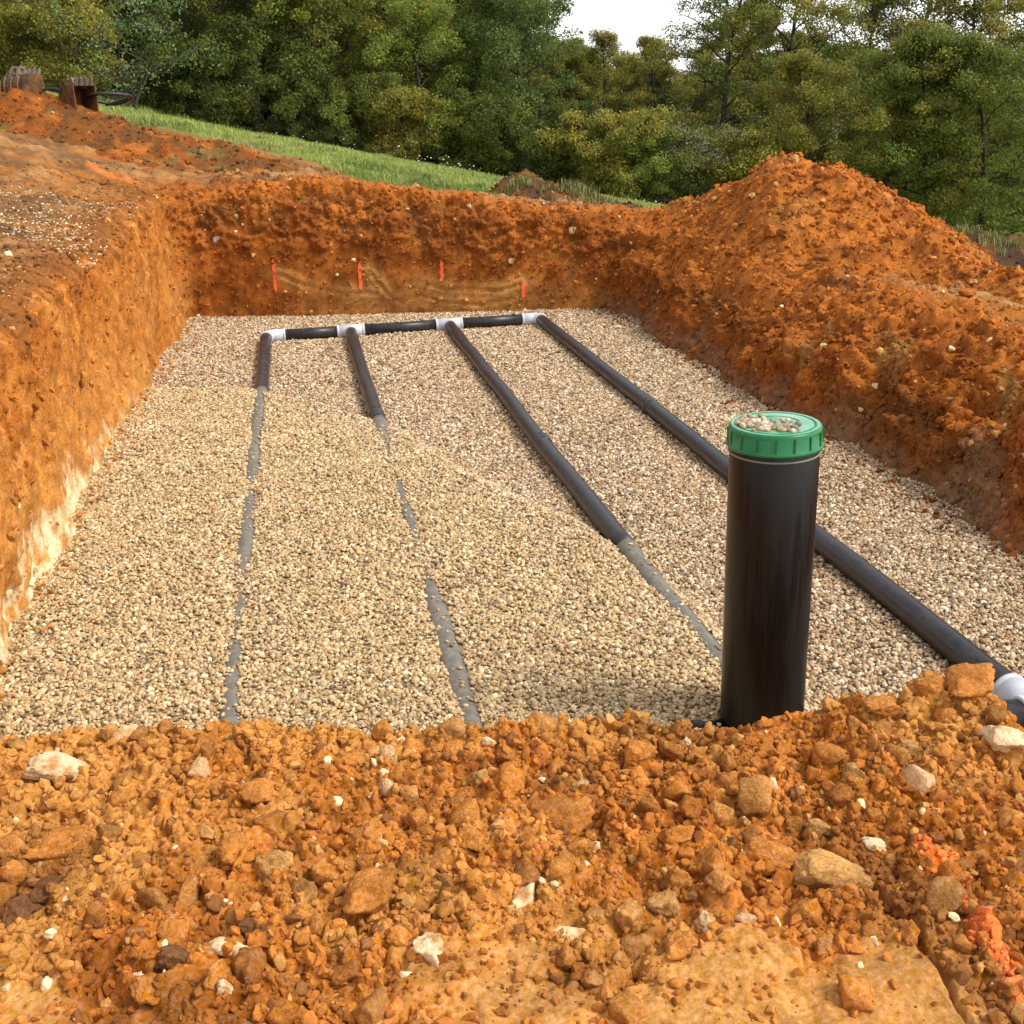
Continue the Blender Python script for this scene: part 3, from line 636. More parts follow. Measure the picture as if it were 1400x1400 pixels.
STONES = [
    (-0.361, 2.684, 0.194, 0.092, 'c', 'wide cream limestone crust at the left of the bank edge'),
    (0.786, 2.495, 0.053, 0.045, 'c', 'small white stone near the bank edge below the second pipe'),
    (0.534, 1.776, 0.072, 0.076, 'c', 'bone shaped white stone in the bottom middle of the bank'),
    (0.761, 1.904, 0.076, 0.062, 'c', 'knobbly cream stone in the middle of the bank'),
    (0.840, 1.785, 0.087, 0.047, 'c', 'low cream stone beside the knobbly one'),
    (1.133, 1.749, 0.078, 0.048, 'c', 'long white stone tilted up to the right'),
    (1.450, 2.135, 0.043, 0.121, 'c', 'tall narrow cream stone standing below the black riser'),
    (2.037, 2.081, 0.131, 0.097, 'c', 'pitted cream stone at the right border of the bank'),
    (0.127, 1.848, 0.088, 0.047, 'c', 'thin cream flake leaning on clods at the lower left'),
    (0.131, 1.719, 0.039, 0.049, 'c', 'small upright white stone at the bottom left'),
    (-0.043, 1.792, 0.034, 0.040, 'c', 'small white chip beside clods in the bottom left corner'),
    (1.066, 2.331, 0.044, 0.044, 'c', 'round white pebble stone left of the riser foot'),
    (1.114, 2.317, 0.030, 0.032, 'c', 'tiny white stone next to the round white one'),
    (1.319, 2.390, 0.041, 0.070, 'c', 'pointed cream flake close to the foot of the riser'),
    (1.610, 1.907, 0.076, 0.045, 'c', 'flat cream stone above the long slab'),
    (1.558, 2.093, 0.047, 0.035, 'c', 'cream stone wedged between clods right of the riser'),
    (1.467, 1.833, 0.203, 0.109, 't', 'large tan slab with a pale edge on the right of the bank'),
    (1.502, 1.985, 0.084, 0.065, 't', 'tan stone perched above the large tan slab'),
    (-0.303, 2.373, 0.194, 0.105, 'o', 'broad flat orange clod at the left of the bank'),
    (0.426, 1.960, 0.139, 0.111, 'o', 'big rounded orange clod with a notch underneath'),
    (0.218, 2.126, 0.132, 0.091, 't', 'blocky tan clod left of the big notched clod'),
    (0.457, 2.150, 0.158, 0.132, 'o', 'large crusty orange clod with a pale tip'),
    (0.179, 2.401, 0.135, 0.079, 'o', 'wide orange clod with a flat top below the first pipe'),
    (0.311, 2.391, 0.118, 0.087, 'o', 'orange clod just right of the flat topped one'),
    (1.348, 1.917, 0.150, 0.117, 'o', 'big angular orange clod beside the large tan slab'),
    (1.106, 1.865, 0.073, 0.084, 'o', 'upright orange clod in the row left of the big angular one'),
    (1.197, 1.922, 0.090, 0.111, 'o', 'tall orange clod touching the big angular one'),
    (1.164, 2.020, 0.085, 0.077, 'o', 'orange clod with a yellowish face below the riser'),
    (0.907, 2.161, 0.195, 0.217, 'o', 'huge smooth pressed lump of clay in the upper middle'),
    (0.083, 2.365, 0.090, 0.071, 'o', 'round orange clod below the wide flat topped one'),
    (0.127, 2.210, 0.105, 0.094, 'o', 'slanting orange clod in the left middle'),
    (0.046, 2.310, 0.058, 0.062, 't', 'small tan pointed clod in the left middle'),
    (1.166, 2.336, 0.096, 0.080, 'o', 'orange clod left of the riser foot at the bank edge'),
    (1.545, 2.211, 0.069, 0.061, 'o', 'orange clod right of the tall narrow stone'),
    (1.052, 1.812, 0.072, 0.062, 't', 'smooth tan faced clod in the right middle'),
    (1.037, 1.670, 0.076, 0.066, 'o', 'rounded orange clod above the compacted clay'),
    (0.245, 1.761, 0.075, 0.082, 'o', 'upright orange clod near the bottom left'),
    (0.115, 1.753, 0.066, 0.089, 'o', 'split orange clod near the bottom left'),
    (-0.016, 1.762, 0.086, 0.056, 'o', 'orange clod at the bottom left beside a white chip'),
    (-0.350, 2.124, 0.087, 0.098, 'b', 'brown clod at the left border of the bank'),
    (-0.396, 2.296, 0.072, 0.080, 'o', 'orange clod cut by the left border'),
    (1.844, 2.165, 0.096, 0.079, 't', 'tan clod with a hollow face at the right'),
    (1.827, 2.309, 0.090, 0.060, 'o', 'orange clod on the bank edge right of the riser'),
    (2.096, 2.316, 0.174, 0.116, 'o', 'big crumbly orange lump on the edge beside the white pipe tee'),
    (2.001, 2.342, 0.088, 0.075, 'o', 'orange lump leaning on the big crumbly edge lump'),
    (0.743, 2.325, 0.089, 0.089, 't', 'tan faced clod below the small white stone'),
    (0.127, 2.059, 0.057, 0.086, 'o', 'tall orange clod left of the big notched clod'),
    (0.052, 2.163, 0.108, 0.063, 'o', 'low orange clod in the left middle'),
    (0.175, 1.899, 0.072, 0.068, 'b', 'dark brown clod above the cream flake'),
    (0.025, 1.816, 0.091, 0.094, 'b', 'big dark brown crumbly clod at the lower left'),
    (-0.054, 2.571, 0.080, 0.046, 'b', 'flat grey brown stone below the bank edge'),
    (-0.301, 2.188, 0.077, 0.081, 'b', 'dark brown clod beside the left border clods'),
    (-0.300, 2.498, 0.083, 0.054, 'o', 'small orange clod above the broad flat one'),
    (-0.318, 2.584, 0.107, 0.056, 'o', 'flat orange clod under the cream crust'),
    (0.477, 1.820, 0.060, 0.053, 'o', 'orange clod left of the bone shaped stone'),
    (0.668, 2.092, 0.091, 0.080, 'o', 'orange clod in the upper middle of the bank'),
    (1.619, 2.176, 0.093, 0.069, 'o', 'orange clod on the right half near the edge'),
    (1.656, 2.109, 0.080, 0.088, 't', 'tan upright clod on the right half near the edge'),
]
# ------------------------------------------------------------------ pipes
M_PIPE = plain_material('dark_pipe_mat', (.016, .016, .020), .34, .45, (.10, .085, .075), .5, 11, bump=.12)
M_DUSTY = plain_material('dusty_pipe_mat', (.15, .138, .122), .75, .25, (.33, .28, .22), .8, 30, bump=.3)
M_FIT = plain_material('grey_fitting_mat', (.60, .63, .70), .45, .4, (.42, .36, .30), .35, 12)
M_HOLE = plain_material('hole_mat', (.004, .004, .004), .9, .1)
def pipe_obj(name, path, rad, mat, sides=28, parent=None):
    v, f = tube(path, rad, sides); return mesh_obj(name, v, f, mat, parent)
def straight(a, b, n=40, sag=.004, seed=0):
    a = np.array(a, float); b = np.array(b, float); t = np.linspace(0, 1, n)[:, None]; q = a + (b - a) * t
    L = np.linalg.norm(b - a); d = (b - a) / L; side_ = np.array((-d[1], d[0], 0)); s = t[:, 0] * L
    w_ = sag * fbm(np.stack([s * .7, 0 * s + seed, 0 * s], -1), 2, seed=seed) * np.minimum(1, 6 * t[:, 0] * (1 - t[:, 0])); return q + w_[:, None] * side_
specs = [(0, 8.75, 'leftmost long drain pipe, dark at its far end and mostly buried in gravel'),
         (1, 7.55, 'second long drain pipe from the left, its near half buried in gravel'),
         (2, 4.80, 'third long drain pipe from the left, running towards the black riser'),
         (3, None, 'rightmost long dark drain pipe lying bare on the gravel')]
for i, ysplit, lab in specs:
    x = PIPES[i]; e = empty('drain_pipe', (x, (Y0 + Y1) / 2, PZ - PR)); tag(e, lab, 'pipe', 'long drain pipes in the gravel bed')
    off = np.array((x, (Y0 + Y1) / 2, PZ - PR))
    ys = Y0 + (.20 if i != 3 else .03)
    if i == 2: ys = Y0 + .135
    if i < 2: ys = Y0 + .02
    if ysplit:
        pipe_obj('pipe_length', straight((x, Y1 - .07, PZ), (x, ysplit, PZ), 50, .010, i) - off, PR, M_PIPE, parent=e)
        pipe_obj('dusty_pipe_length', straight((x, ysplit, PZ), (x, ys, PZ), 50, .010, i + 9) - off, PR, M_DUSTY, parent=e)
    else:
        pipe_obj('pipe_length', straight((x, Y1 - .07, PZ), (x, ys, PZ), 80, .014, i) - off, PR, M_PIPE, parent=e)
    if i >= 2:                                           # drain holes along both shoulders
        pth = straight((x, Y1 - .07, PZ), (x, ysplit if ysplit else ys, PZ), 80 if i == 3 else 50, .014 if i == 3 else .010, i) - off; hv, hf = [], []
        for yq in np.arange(Y1 - .3, (ysplit or ys) + .1, -.125):
            cx_ = np.interp(-(yq - off[1]), -pth[:, 1], pth[:, 0])
            for sg in (-1, 1):
                b0 = len(hv); 
                for q_ in range(8):
                    a_ = sg * (.62 + .05 * math.cos(q_ * math.pi / 4)); hv.append((cx_ + (PR + .0006) * math.sin(a_), yq - off[1] + .003 * math.sin(q_ * math.pi / 4), PZ - off[2] + (PR + .0006) * math.cos(a_)))
                hf.append(tuple(range(b0, b0 + 8)) if sg < 0 else tuple(range(b0 + 7, b0 - 1, -1)))
        tag(mesh_obj('drain_holes', np.array(hv), hf, M_HOLE, e), kind='stuff')
    for yj in {0: [], 1: [7.75], 2: [6.72], 3: [7.4, 5.2]}[i]:
        pipe_obj('socket_collar', np.array([(x, yj - .06, PZ), (x, yj - .055, PZ), (x, yj + .055, PZ), (x, yj + .06, PZ)]) - off, [PR, PR + .003, PR + .003, PR], M_PIPE, parent=e)
def fitting(name, paths, loc, lab, grp='grey pipe fittings', extra=None):
    e = empty(name, loc); tag(e, lab, 'pipe fitting', grp); off = np.array(loc)
    body = join_vf([tube(np.array(q) - off, FR, 28) for q in paths]); mesh_obj('body', *body, M_FIT, e)
    for c, d in (extra or []):
        c = np.array(c, float) - off; d = np.array(d, float)
        mesh_obj('socket_rim', *tube([c - d * .012, c - d * .008, c + d * .008, c + d * .012], [FR, FR + .005, FR + .005, FR], 28), M_FIT, e)
    return e
FR = .064
def bend(a, c, b, r=.085, n=9):
    a, c, b = map(lambda q: np.array(q, float), (a, c, b)); u_ = (a - c) / np.linalg.norm(a - c); v_ = (b - c) / np.linalg.norm(b - c)
    pts = [a]; cen = c + r * (u_ + v_)
    for t in np.linspace(0, math.pi / 2, n): pts.append(cen - r * v_ * math.cos(t) - r * u_ * math.sin(t))
    pts.append(b); return np.array(pts)
xa, xb_, xc, xd = PIPES
fitting('pipe_elbow', [bend((xa + .19, Y1, PZ), (xa, Y1, PZ), (xa, Y1 - .10, PZ))], (xa, Y1, PZ - FR), 'grey elbow at the far left corner of the pipe loop', extra=[((xa + .18, Y1, PZ), (1, 0, 0)), ((xa, Y1 - .09, PZ), (0, 1, 0))])
fitting('pipe_elbow', [bend((xd - .19, Y1, PZ), (xd, Y1, PZ), (xd, Y1 - .10, PZ))], (xd, Y1, PZ - FR), 'grey elbow at the far right corner of the pipe loop', extra=[((xd - .18, Y1, PZ), (1, 0, 0)), ((xd, Y1 - .09, PZ), (0, 1, 0))])
for x, l in ((xb_, 'grey tee on the far header pipe above the second drain pipe'), (xc, 'grey tee on the far header pipe above the third drain pipe')):
    fitting('pipe_tee', [[(x - .14, Y1, PZ), (x + .14, Y1, PZ)], [(x, Y1, PZ), (x, Y1 - .095, PZ)]], (x, Y1, PZ - FR), l, extra=[((x - .13, Y1, PZ), (1, 0, 0)), ((x + .13, Y1, PZ), (1, 0, 0)), ((x, Y1 - .085, PZ), (0, 1, 0))])
YT = Y0 - .10
fitting('pipe_tee', [[(xd - .07, YT, PZ), (xd + .25, YT, PZ)], [(xd, YT, PZ), (xd, YT + .17, PZ)]], (xd, YT, PZ - FR), 'large grey pipe tee beside the near right lump of clay', extra=[((xd - .06, YT, PZ), (1, 0, 0)), ((xd, YT + .16, PZ), (0, 1, 0))])
for a, b, l in ((xa + .17, xb_ - .12, 'left length of the far header pipe'), (xb_ + .12, xc - .12, 'middle length of the far header pipe'), (xc + .12, xd - .17, 'right length of the far header pipe')):
    c = np.array(((a + b) / 2, Y1, PZ - PR)); o = pipe_obj('header_pipe', np.array([(a, Y1, PZ), ((a + b) / 2, Y1, PZ), (b, Y1, PZ)]) - c, PR, M_PIPE); o.location = c
    tag(o, l + ' between grey fittings', 'pipe', 'far header pipe lengths')
c = np.array((2.37, Y0 - .03, PZ - PR)); o = pipe_obj('header_pipe', np.array([(1.97, Y0 - .03, PZ), (2.37, Y0 - .06, PZ), (xd - .05, YT, PZ)]) - c, PR, M_PIPE); o.location = c
tag(o, 'short dark pipe from the near grey tee towards the riser', 'pipe')

# ------------------------------------------------------------------ inspection riser
M_RISER = plain_material('riser_mat', (.004, .0038, .004), .30, .32, (.030, .022, .017), .35, 10, bump=.08, stretch=(4, 4, .35))
M_LID = plain_material('green_lid_mat', (.002, .15, .040), .28, .45, (.06, .20, .09), .4, 16)
RX, RY = 1.845, 3.06
ris = empty('inspection_riser', (RX, RY, -.05)); tag(ris, 'black plastic inspection riser standing in the gravel with a green screw lid', 'riser pipe')
ris.rotation_euler = (.004, -.012, 0)
H_R = 1.17
v, f = lathe([(.138, 0), (.142, .004), (.142, .12), (.1415, .5), (.141, H_R - .02), (.137, H_R - .012), (.137, H_R)], 64); mesh_obj('tube', v, f, M_RISER, ris)
v, f = lathe([(.1385, H_R - .026), (.1445, H_R - .0255), (.1450, H_R - .021), (.1385, H_R - .020)], 64); mesh_obj('seal_ring', v, f, plain_material('seal_mat', (.20, .19, .15), .6), ris)
v, f = tube([(-.10, 0, .11), (-.21, 0, .11), (-.215, 0, .11), (-.26, 0, .11)], [.062, .062, .070, .070], 28); mesh_obj('side_socket', v, f, M_RISER, ris)
v, f = tube([(.10, -.03, .10), (.20, -.03, .10), (.205, -.03, .10), (.22, -.03, .10)], [.060, .060, .066, .066], 28); mesh_obj('side_socket', v, f, M_RISER, ris)
z0 = H_R - .006
v, f = lathe([(.139, z0), (.1505, z0 + .001), (.1515, z0 + .004), (.1515, z0 + .011), (.1465, z0 + .014), (.1445, z0 + .060), (.1425, z0 + .067), (.138, z0 + .070),
              (.126, z0 + .070), (.1235, z0 + .066), (.1215, z0 + .066), (.119, z0 + .070), (.080, z0 + .071), (.078, z0 + .0675), (.075, z0 + .0675), (.073, z0 + .071), (.02, z0 + .0715), (.0001, z0 + .0715)], 72)
lid = mesh_obj('lid', v, f, M_LID, ris)
M_LIDTOP = plain_material('lid_sheen_mat', (.07, .36, .19), .25, .7, (.50, .58, .48), .7, 12)  # sky reflection on the lid top painted in as pale green, mottled by noise
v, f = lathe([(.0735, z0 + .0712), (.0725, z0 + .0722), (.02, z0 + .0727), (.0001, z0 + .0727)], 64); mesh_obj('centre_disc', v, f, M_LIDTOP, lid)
v, f = tube([(.0985 * math.cos(a_), .0985 * math.sin(a_), z0 + .0655) for a_ in np.linspace(0, 2 * math.pi, 65)], .001, 4)
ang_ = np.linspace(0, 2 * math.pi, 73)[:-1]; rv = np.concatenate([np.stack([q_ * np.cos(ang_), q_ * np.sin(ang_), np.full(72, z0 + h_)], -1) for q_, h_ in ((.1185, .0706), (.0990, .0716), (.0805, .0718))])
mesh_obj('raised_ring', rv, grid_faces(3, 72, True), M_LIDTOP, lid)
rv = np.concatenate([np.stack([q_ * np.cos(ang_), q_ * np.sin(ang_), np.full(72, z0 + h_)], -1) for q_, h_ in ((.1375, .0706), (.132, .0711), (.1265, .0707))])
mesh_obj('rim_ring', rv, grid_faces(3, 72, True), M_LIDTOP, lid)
for k in range(16):
    a = k / 16 * 2 * math.pi; c_, s_ = math.cos(a), math.sin(a)
    v, f = box_vf((0, 0, 0), (.006, .004, .044)); R3 = np.array([(c_, -s_, 0), (s_, c_, 0), (0, 0, 1)])
    mesh_obj('grip_rib', v @ R3.T + np.array((.1462 * c_, .1462 * s_, z0 + .036)), f, M_LID, lid, smooth_shade=False)
M_PEB1 = soil_material('loose_pebble_mat', 'object', rough=.6, bump=.2, vary=.4, scale=.12, spec=.4, bdist=.001)
pebm = []
for k in range(6):
    me = bpy.data.meshes.new('pebble_shape'); s0 = peb[k].data
    me = s0.copy(); me.materials.clear(); me.materials.append(M_PEB1); pebm.append(me)
r = np.random.default_rng(5); lz = -.05 + z0 + .0705; placed = []
cand = [(-.085, .035), (-.10, .01), (-.06, .06), (-.045, .03), (-.07, 0), (-.09, -.025), (-.05, -.035), (-.03, -.06), (-.02, .05), (-.055, -.07), (-.035, .01), (-.01, -.035), (.0, -.085), (-.075, -.05), (-.02, -.10), (.02, -.06),
        (-.11, .04), (-.03, -.09), (-.115, -.01), (-.085, .065), (-.05, .09), (-.005, .015), (.055, -.045), (.045, .01), (-.1, -.06), (.015, -.105), (-.065, .03), (-.045, -.01), (.005, -.11), (-.015, .08), (-.12, .02), (.03, -.10), (-.095, .02), (-.08, .02), (-.1, -.02), (-.065, -.02), (-.05, .05), (-.075, .045), (-.06, -.05), (-.04, -.045), (-.09, 0.), (-.03, .03), (-.105, .03), (-.045, .07), (-.025, -.075)]
cand += [(-.075 + .045 * math.cos(k * 2.4) * (k / 26) ** .5, .0 + .085 * math.sin(k * 2.4) * (k / 26) ** .5) for k in range(26)]
cand += [(-.02 + .075 * math.cos(k * 2.4) * (k / 24) ** .5, -.03 + .075 * math.sin(k * 2.4) * (k / 24) ** .5) for k in range(2, 24)]
for i, (dx, dy) in enumerate(cand):
    s = r.uniform(.007, .0145); o = bpy.data.objects.new('pebble', pebm[i % 6]); COL.objects.link(o)
    o.scale = (s, s * .9, s); o.rotation_euler = (0, 0, r.uniform(0, 6.28)); o.location = (RX + dx - .012, RY + dy, lz + s * .3)
    t = [(.46, .34, .21), (.33, .22, .13), (.22, .17, .12), (.60, .50, .38), (.41, .28, .16)][i % 5]; o.color = (*t, 1)
    tag(o, 'small loose pebble lying on the green riser lid', 'pebble', 'pebbles on the riser lid')

# ------------------------------------------------------------------ sprayed marks on the far wall
from mathutils.bvhtree import BVHTree
cs = np.where(side[:, 1] > .3)[0]; sub = GG[:NW + 20, cs[0]:cs[-1] + 1]
fb = grid_faces(sub.shape[0], sub.shape[1])
bvh_far = BVHTree.FromPolygons([Vector(p) for p in sub.reshape(-1, 3)], [tuple(int(i) for i in q) for q in fb])
def far_hit(x, z):
    h = bvh_far.ray_cast(Vector((x - .23, far_y(x) - .75, z)), Vector((FARN[0], FARN[1], 0)).normalized()); return np.array(h[0]) if h[0] is not None else None
M_PAINT, tp, bp_ = new_mat('orange_paint_mat'); 
_pn = N(tp, 'ShaderNodeTexNoise', in_Scale=60, in_Detail=4); _m = N(tp, 'ShaderNodeMix', data_type='RGBA'); tp.links.new(_pn.outputs[0], _m.inputs['Factor'])
_m.inputs['A'].default_value = (.80, .075, .012, 1); _m.inputs['B'].default_value = (1.0, .19, .045, 1); tp.links.new(_m.outputs['Result'], bp_.inputs['Base Color']); bp_.inputs['Roughness'].default_value = .8
for x, z1, z0_, lab in ((.16, .64, .27, 'long sprayed dash above the first pipe'), (1.11, .57, .26, 'sprayed dash above the second pipe'), (2.02, .59, .35, 'sprayed dash above the third pipe'), (2.91, .32, .14, 'short faint dash at right')):
    nzr = 26; V = []
    for i in range(nzr):
        t = i / (nzr - 1); z = z0_ + (z1 - z0_) * t; wv = (.022 if x < 2.5 else .026) * (.55 + .45 * abs(math.sin(i * 2.1 + x * 7)) ) * min(1, 6 * t + .2, 6 * (1 - t) + .2)
        for s_ in (-1, -.33, .33, 1):
            q = far_hit(x + s_ * wv + .003 * math.sin(i * .9 + x), z); q = np.array((x, far_y(x), z)) if q is None else q
            V.append(q - np.array((FARN[0], FARN[1], -.15)) * .012)
    o = mesh_obj('paint_mark', np.array(V), grid_faces(nzr, 4), M_PAINT, ground); o['label'] = lab

# ------------------------------------------------------------------ clods and stones on the near bank
CM = []
for k in range(18):
    v = clod_verts(4 if k < 8 else 3, 300 + k, cuts=9 + k % 5, rough=.13 + .05 * (k % 3), lump=.2 + .05 * (k % 4), depth=.6)
    sub_ = 4 if k < 8 else 3
    v /= np.abs(v).max(0)
    o = mesh_obj('clod_shape', v, ICO[sub_][1], M_CLOD); CM.append(o.data); bpy.data.objects.remove(o)
KC = {'c': (.74, .58, .35), 't': (.52, .27, .085), 'o': (.49, .19, .040), 'b': (.17, .075, .03)}
hp = []
r = np.random.default_rng(21)
for i, (x, y, w_, h_, k, lab) in enumerate(STONES):
    o = bpy.data.objects.new('stone' if k == 'c' else 'clay_clod', CM[i % 8]); COL.objects.link(o)
    rx = w_ / 2; rz = h_ / 2 * .88; ry = (rx * .7 + rz * .5)
    if 'tall narrow' in lab or 'pointed' in lab or 'upright' in lab: ry = rx * .9
    if 'flat' in lab or 'slab' in lab or 'flake' in lab or 'crust' in lab or 'low' in lab: rz *= .8; ry = rx * .75
    if 'huge' in lab: rz = rx * .55; ry = rx * 1.15
    o.scale = (rx, ry, rz); o.rotation_euler = (r.normal(0, .12), r.normal(0, .12) - (.5 if 'tilted' in lab else 0), r.uniform(-.35, .35) + .18 * -1)
    hz = float(hnear(np.array([x]), np.array([y]))[0]); o.location = (x, y, hz + rz * (.26 if 'huge' not in lab else .1))
    o.color = (*(np.array(KC[k]) * r.uniform(.9, 1.1)), 1); hp.append((x, y, max(rx, ry)))
    if k == 'c': o.material_slots[0].link = 'OBJECT'; o.material_slots[0].material = M_STONE
    tag(o, lab, 'stone' if k == 'c' else 'clod', 'pale stones on the near bank' if k == 'c' else 'large clods on the near bank')
HPA = np.array(hp); cnt = 0; tries = 0; med = []
while cnt < 290 and tries < 9000:
    tries += 1
    x = r.uniform(-.75, 2.35); e_ = r.uniform(.0, 1.35); y = np.interp(x, EDGE[:, 0], EDGE[:, 1]) - e_
    pkv = float(near_masks(np.array([x]), np.array([y]))[2][0])
    if r.random() < pkv * .93: continue
    rad = .022 + .030 * r.random() ** 1.5
    if np.min(np.hypot(HPA[:, 0] - x, HPA[:, 1] - y) - HPA[:, 2]) < rad * .5: continue
    if med and min(math.hypot(a - x, b - y) - c_ for a, b, c_ in med) < rad * .6: continue
    med.append((x, y, rad)); cnt += 1
    k = r.choice(['o', 'o', 'o', 't', 'b']); k = 'c' if r.random() < .03 else k
    o = bpy.data.objects.new('small_clod', CM[8 + int(r.integers(0, 10))]); COL.objects.link(o)
    o.scale = tuple(rad * r.uniform(.75, 1.2, 3) * np.array((1, 1, .85))); o.rotation_euler = tuple(r.uniform(0, 6.28, 3))
    o.location = (x, y, float(hnear(np.array([x]), np.array([y]))[0]) + rad * .08)
    pc = near_colour(np.array([(x, y, 0.)]), np.array([0.]), np.array([.5]))[0]
    o.color = (*(np.clip(np.array(KC[k]) * .45 + pc * .55, 0, .9) * r.uniform(.85, 1.12)), 1)
    tag(o, 'small lump of crumbly clay lying loose on the near bank', 'clod', 'small clods on the near bank')

# crumbs: far too many to count
csrc = []
for k in range(8):
    v = clod_verts(2, 500 + k, cuts=9, rough=.22, lump=.3, depth=.55); csrc.append(source_object('crumb_source', v, ICO[2][1], M_CRUMB, smooth_shade=False))
def crumb_scatter(name, pts, nrmls, rad, tint, seed, label):
    r = np.random.default_rng(seed); n = len(pts)
    s = scatter(name, pts, r.uniform(0, 6.28, (n, 3)), rad[:, None] * r.uniform(.7, 1.2, (n, 3)), r.integers(0, 8, n), tint, csrc); tag(s, label, 'soil', kind='stuff'); return s
r = np.random.default_rng(31); n = 60000
x = r.uniform(-.85, 2.6, n); e_ = r.uniform(-.3, 1.35, n); y = np.interp(x, EDGE[:, 0], EDGE[:, 1]) - e_
hz, pN2, eN2, pk2, _, _ = hnear(x, y, True)
dens = fbm(pN2 * 4, 3, seed=73)
keep = (r.random(n) > pk2 * .93) & (r.random(n) < .75 + .5 * dens); x, y, hz, pN2 = x[keep], y[keep], hz[keep], pN2[keep]; n = len(x)
rad = .0030 + .0135 * r.random(n) ** 3.2
t = near_colour(pN2, np.zeros(n), r.random(n)); rr = r.random(n)
t = np.where((rr < .07)[:, None], BR * 1.5, t); t = np.where((rr > .93)[:, None], TAN, t); t = np.where((rr > .988)[:, None], CREAM, t); 
dS, _ = seg_dist(x, y, SPRAY); pm = (dS < .034) & (r.random(n) < .5); t[pm] = t[pm] * .35 + .65 * PAINT * np.array((1, 1.25, 1.5))
t = t * r.uniform(.8, 1.2, (n, 1))
crumb_scatter('clay_crumbs', np.stack([x, y, hz + rad * .1], -1), None, rad, np.clip(t, .01, .95), 32, 'fine crumbs of orange clay strewn over the near bank')
# the same crumbs where the bank goes on to the right
r2 = np.random.default_rng(36); n2 = 16000; x2 = r2.uniform(2.5, 3.75, n2); y2 = np.interp(x2, EDGE[:, 0], EDGE[:, 1]) - r2.uniform(-.3, 1.3, n2)
h2, p2_, _, _, _, _ = hnear(x2, y2, True); rad2 = .004 + .020 * r2.random(n2) ** 3
crumb_scatter('clay_crumbs', np.stack([x2, y2, h2 + rad2 * .1], -1), None, rad2, np.clip(near_colour(p2_, np.zeros(n2), r2.random(n2)) * r2.uniform(.8, 1.2, (n2, 1)), .01, .95), 37, 'fine crumbs of orange clay on the bank below the grey pipe tee')
# clods beyond the counted ones
lsrc = [source_object('lump_source', clod_verts(3, 600 + k, cuts=10, rough=.2, lump=.3, depth=.55), ICO[3][1], M_CRUMB) for k in range(8)]
r = np.random.default_rng(33); n = 5200
x = r.uniform(-.85, 2.6, n); e_ = r.uniform(-.12, 1.35, n); y = np.interp(x, EDGE[:, 0], EDGE[:, 1]) - e_
hz, pN2, eN2, pk2, _, _ = hnear(x, y, True); keep = (r.random(n) > pk2 * .96) & (r.random(n) < .7 + .8 * fbm(pN2 * 3.3, 3, seed=74)); x, y, hz, pN2 = x[keep], y[keep], hz[keep], pN2[keep]; n = len(x)
rad = .0095 + .0135 * r.random(n) ** 1.7; t = near_colour(pN2, np.zeros(n), r.random(n)); rr = r.random(n); t = np.where((rr < .09)[:, None], BR * 1.5, t); t = np.where((rr > .93)[:, None], TAN, t); t = np.where((rr > .99)[:, None], CREAM, t); t = t * r.uniform(.85, 1.2, (n, 1))
ls = scatter('clay_lumps', np.stack([x, y, hz + rad * .25], -1), r.uniform(0, 6.28, (n, 3)), rad[:, None] * r.uniform(.7, 1.25, (n, 3)), r.integers(0, 8, n), np.clip(t, .01, .95), lsrc); tag(ls, 'countless small lumps of orange clay packed over the near bank', 'soil', kind='stuff')
# crumbs on walls, rims and heaps
r = np.random.default_rng(41); pts = []; tin = []; rd = []
colw = 0.15 + side[:, 2] * 1.0 + side[:, 1] * .5
cs_ok = (path[:, 1] > 3.2)
rowi = r.integers(2, NW + 78, 90000); coli = r.integers(0, NC, 90000)
okk = cs_ok[coli] & (r.random(90000) < np.where(rowi < NW, colw[coli] * np.where(rowi < 30, .55, .8), .55)); rowi, coli = rowi[okk], coli[okk]
pw = GG[rowi, coli]; gk = gmask.reshape(NR, NC)[rowi, coli] < .5; rowi, coli, pw = rowi[gk], coli[gk], pw[gk]; n = len(pw)
pts.append(pw + r.normal(0, .006, (n, 3))); tt = GC[rowi, coli] * r.uniform(.7, 1.3, (n, 1)); rq = r.random(n); tt = np.where((rq > .975)[:, None], TAN * 1.1, tt); tt = np.where((rq > .993)[:, None], CREAM, tt); tin.append(tt); rd.append(.006 + .026 * r.random(n) ** 4)
for hi_, cntp in zip(HEAPV, (16000, 700, 500, 2500, 6000)):
    V_, C_ = hi_[1], hi_[2]; ii = r.integers(0, len(V_), cntp); pts.append(V_[ii] + r.normal(0, .008, (cntp, 3)))
    tt = C_[ii] * r.uniform(.75, 1.3, (cntp, 1)); rq = r.random(cntp); tt = np.where((rq > .97)[:, None], TAN, tt); tin.append(tt); rd.append(.008 + .034 * r.random(cntp) ** 4)
n = 2200; sd = r.random(n); off_ = np.abs(r.normal(0, .11, n)); yy = r.uniform(2.6, 12.3, n)
sx = np.where(sd < .3, -.93 + off_ * .5, np.where(sd < .8, 3.8 - off_, r.uniform(-.9, 3.7, n))); sy = np.where(sd < .8, yy, far_y(sx) + .1 - off_ * .8)
sz = gravel_h(sx, sy)[0]; srad = .003 + .017 * r.random(n) ** 4; pts.append(np.stack([sx, sy, sz + srad * .5 + .006], -1)); tin.append(np.where((sd < .3)[:, None], YEL * .9, OE * 1.1) * r.uniform(.6, 1.3, (n, 1))); rd.append(srad)
crumb_scatter('soil_crumbs', np.concatenate(pts), None, np.concatenate(rd), np.clip(np.concatenate(tin), .01, .9), 42, 'crumbs of soil on the pit walls, rims and heaps')
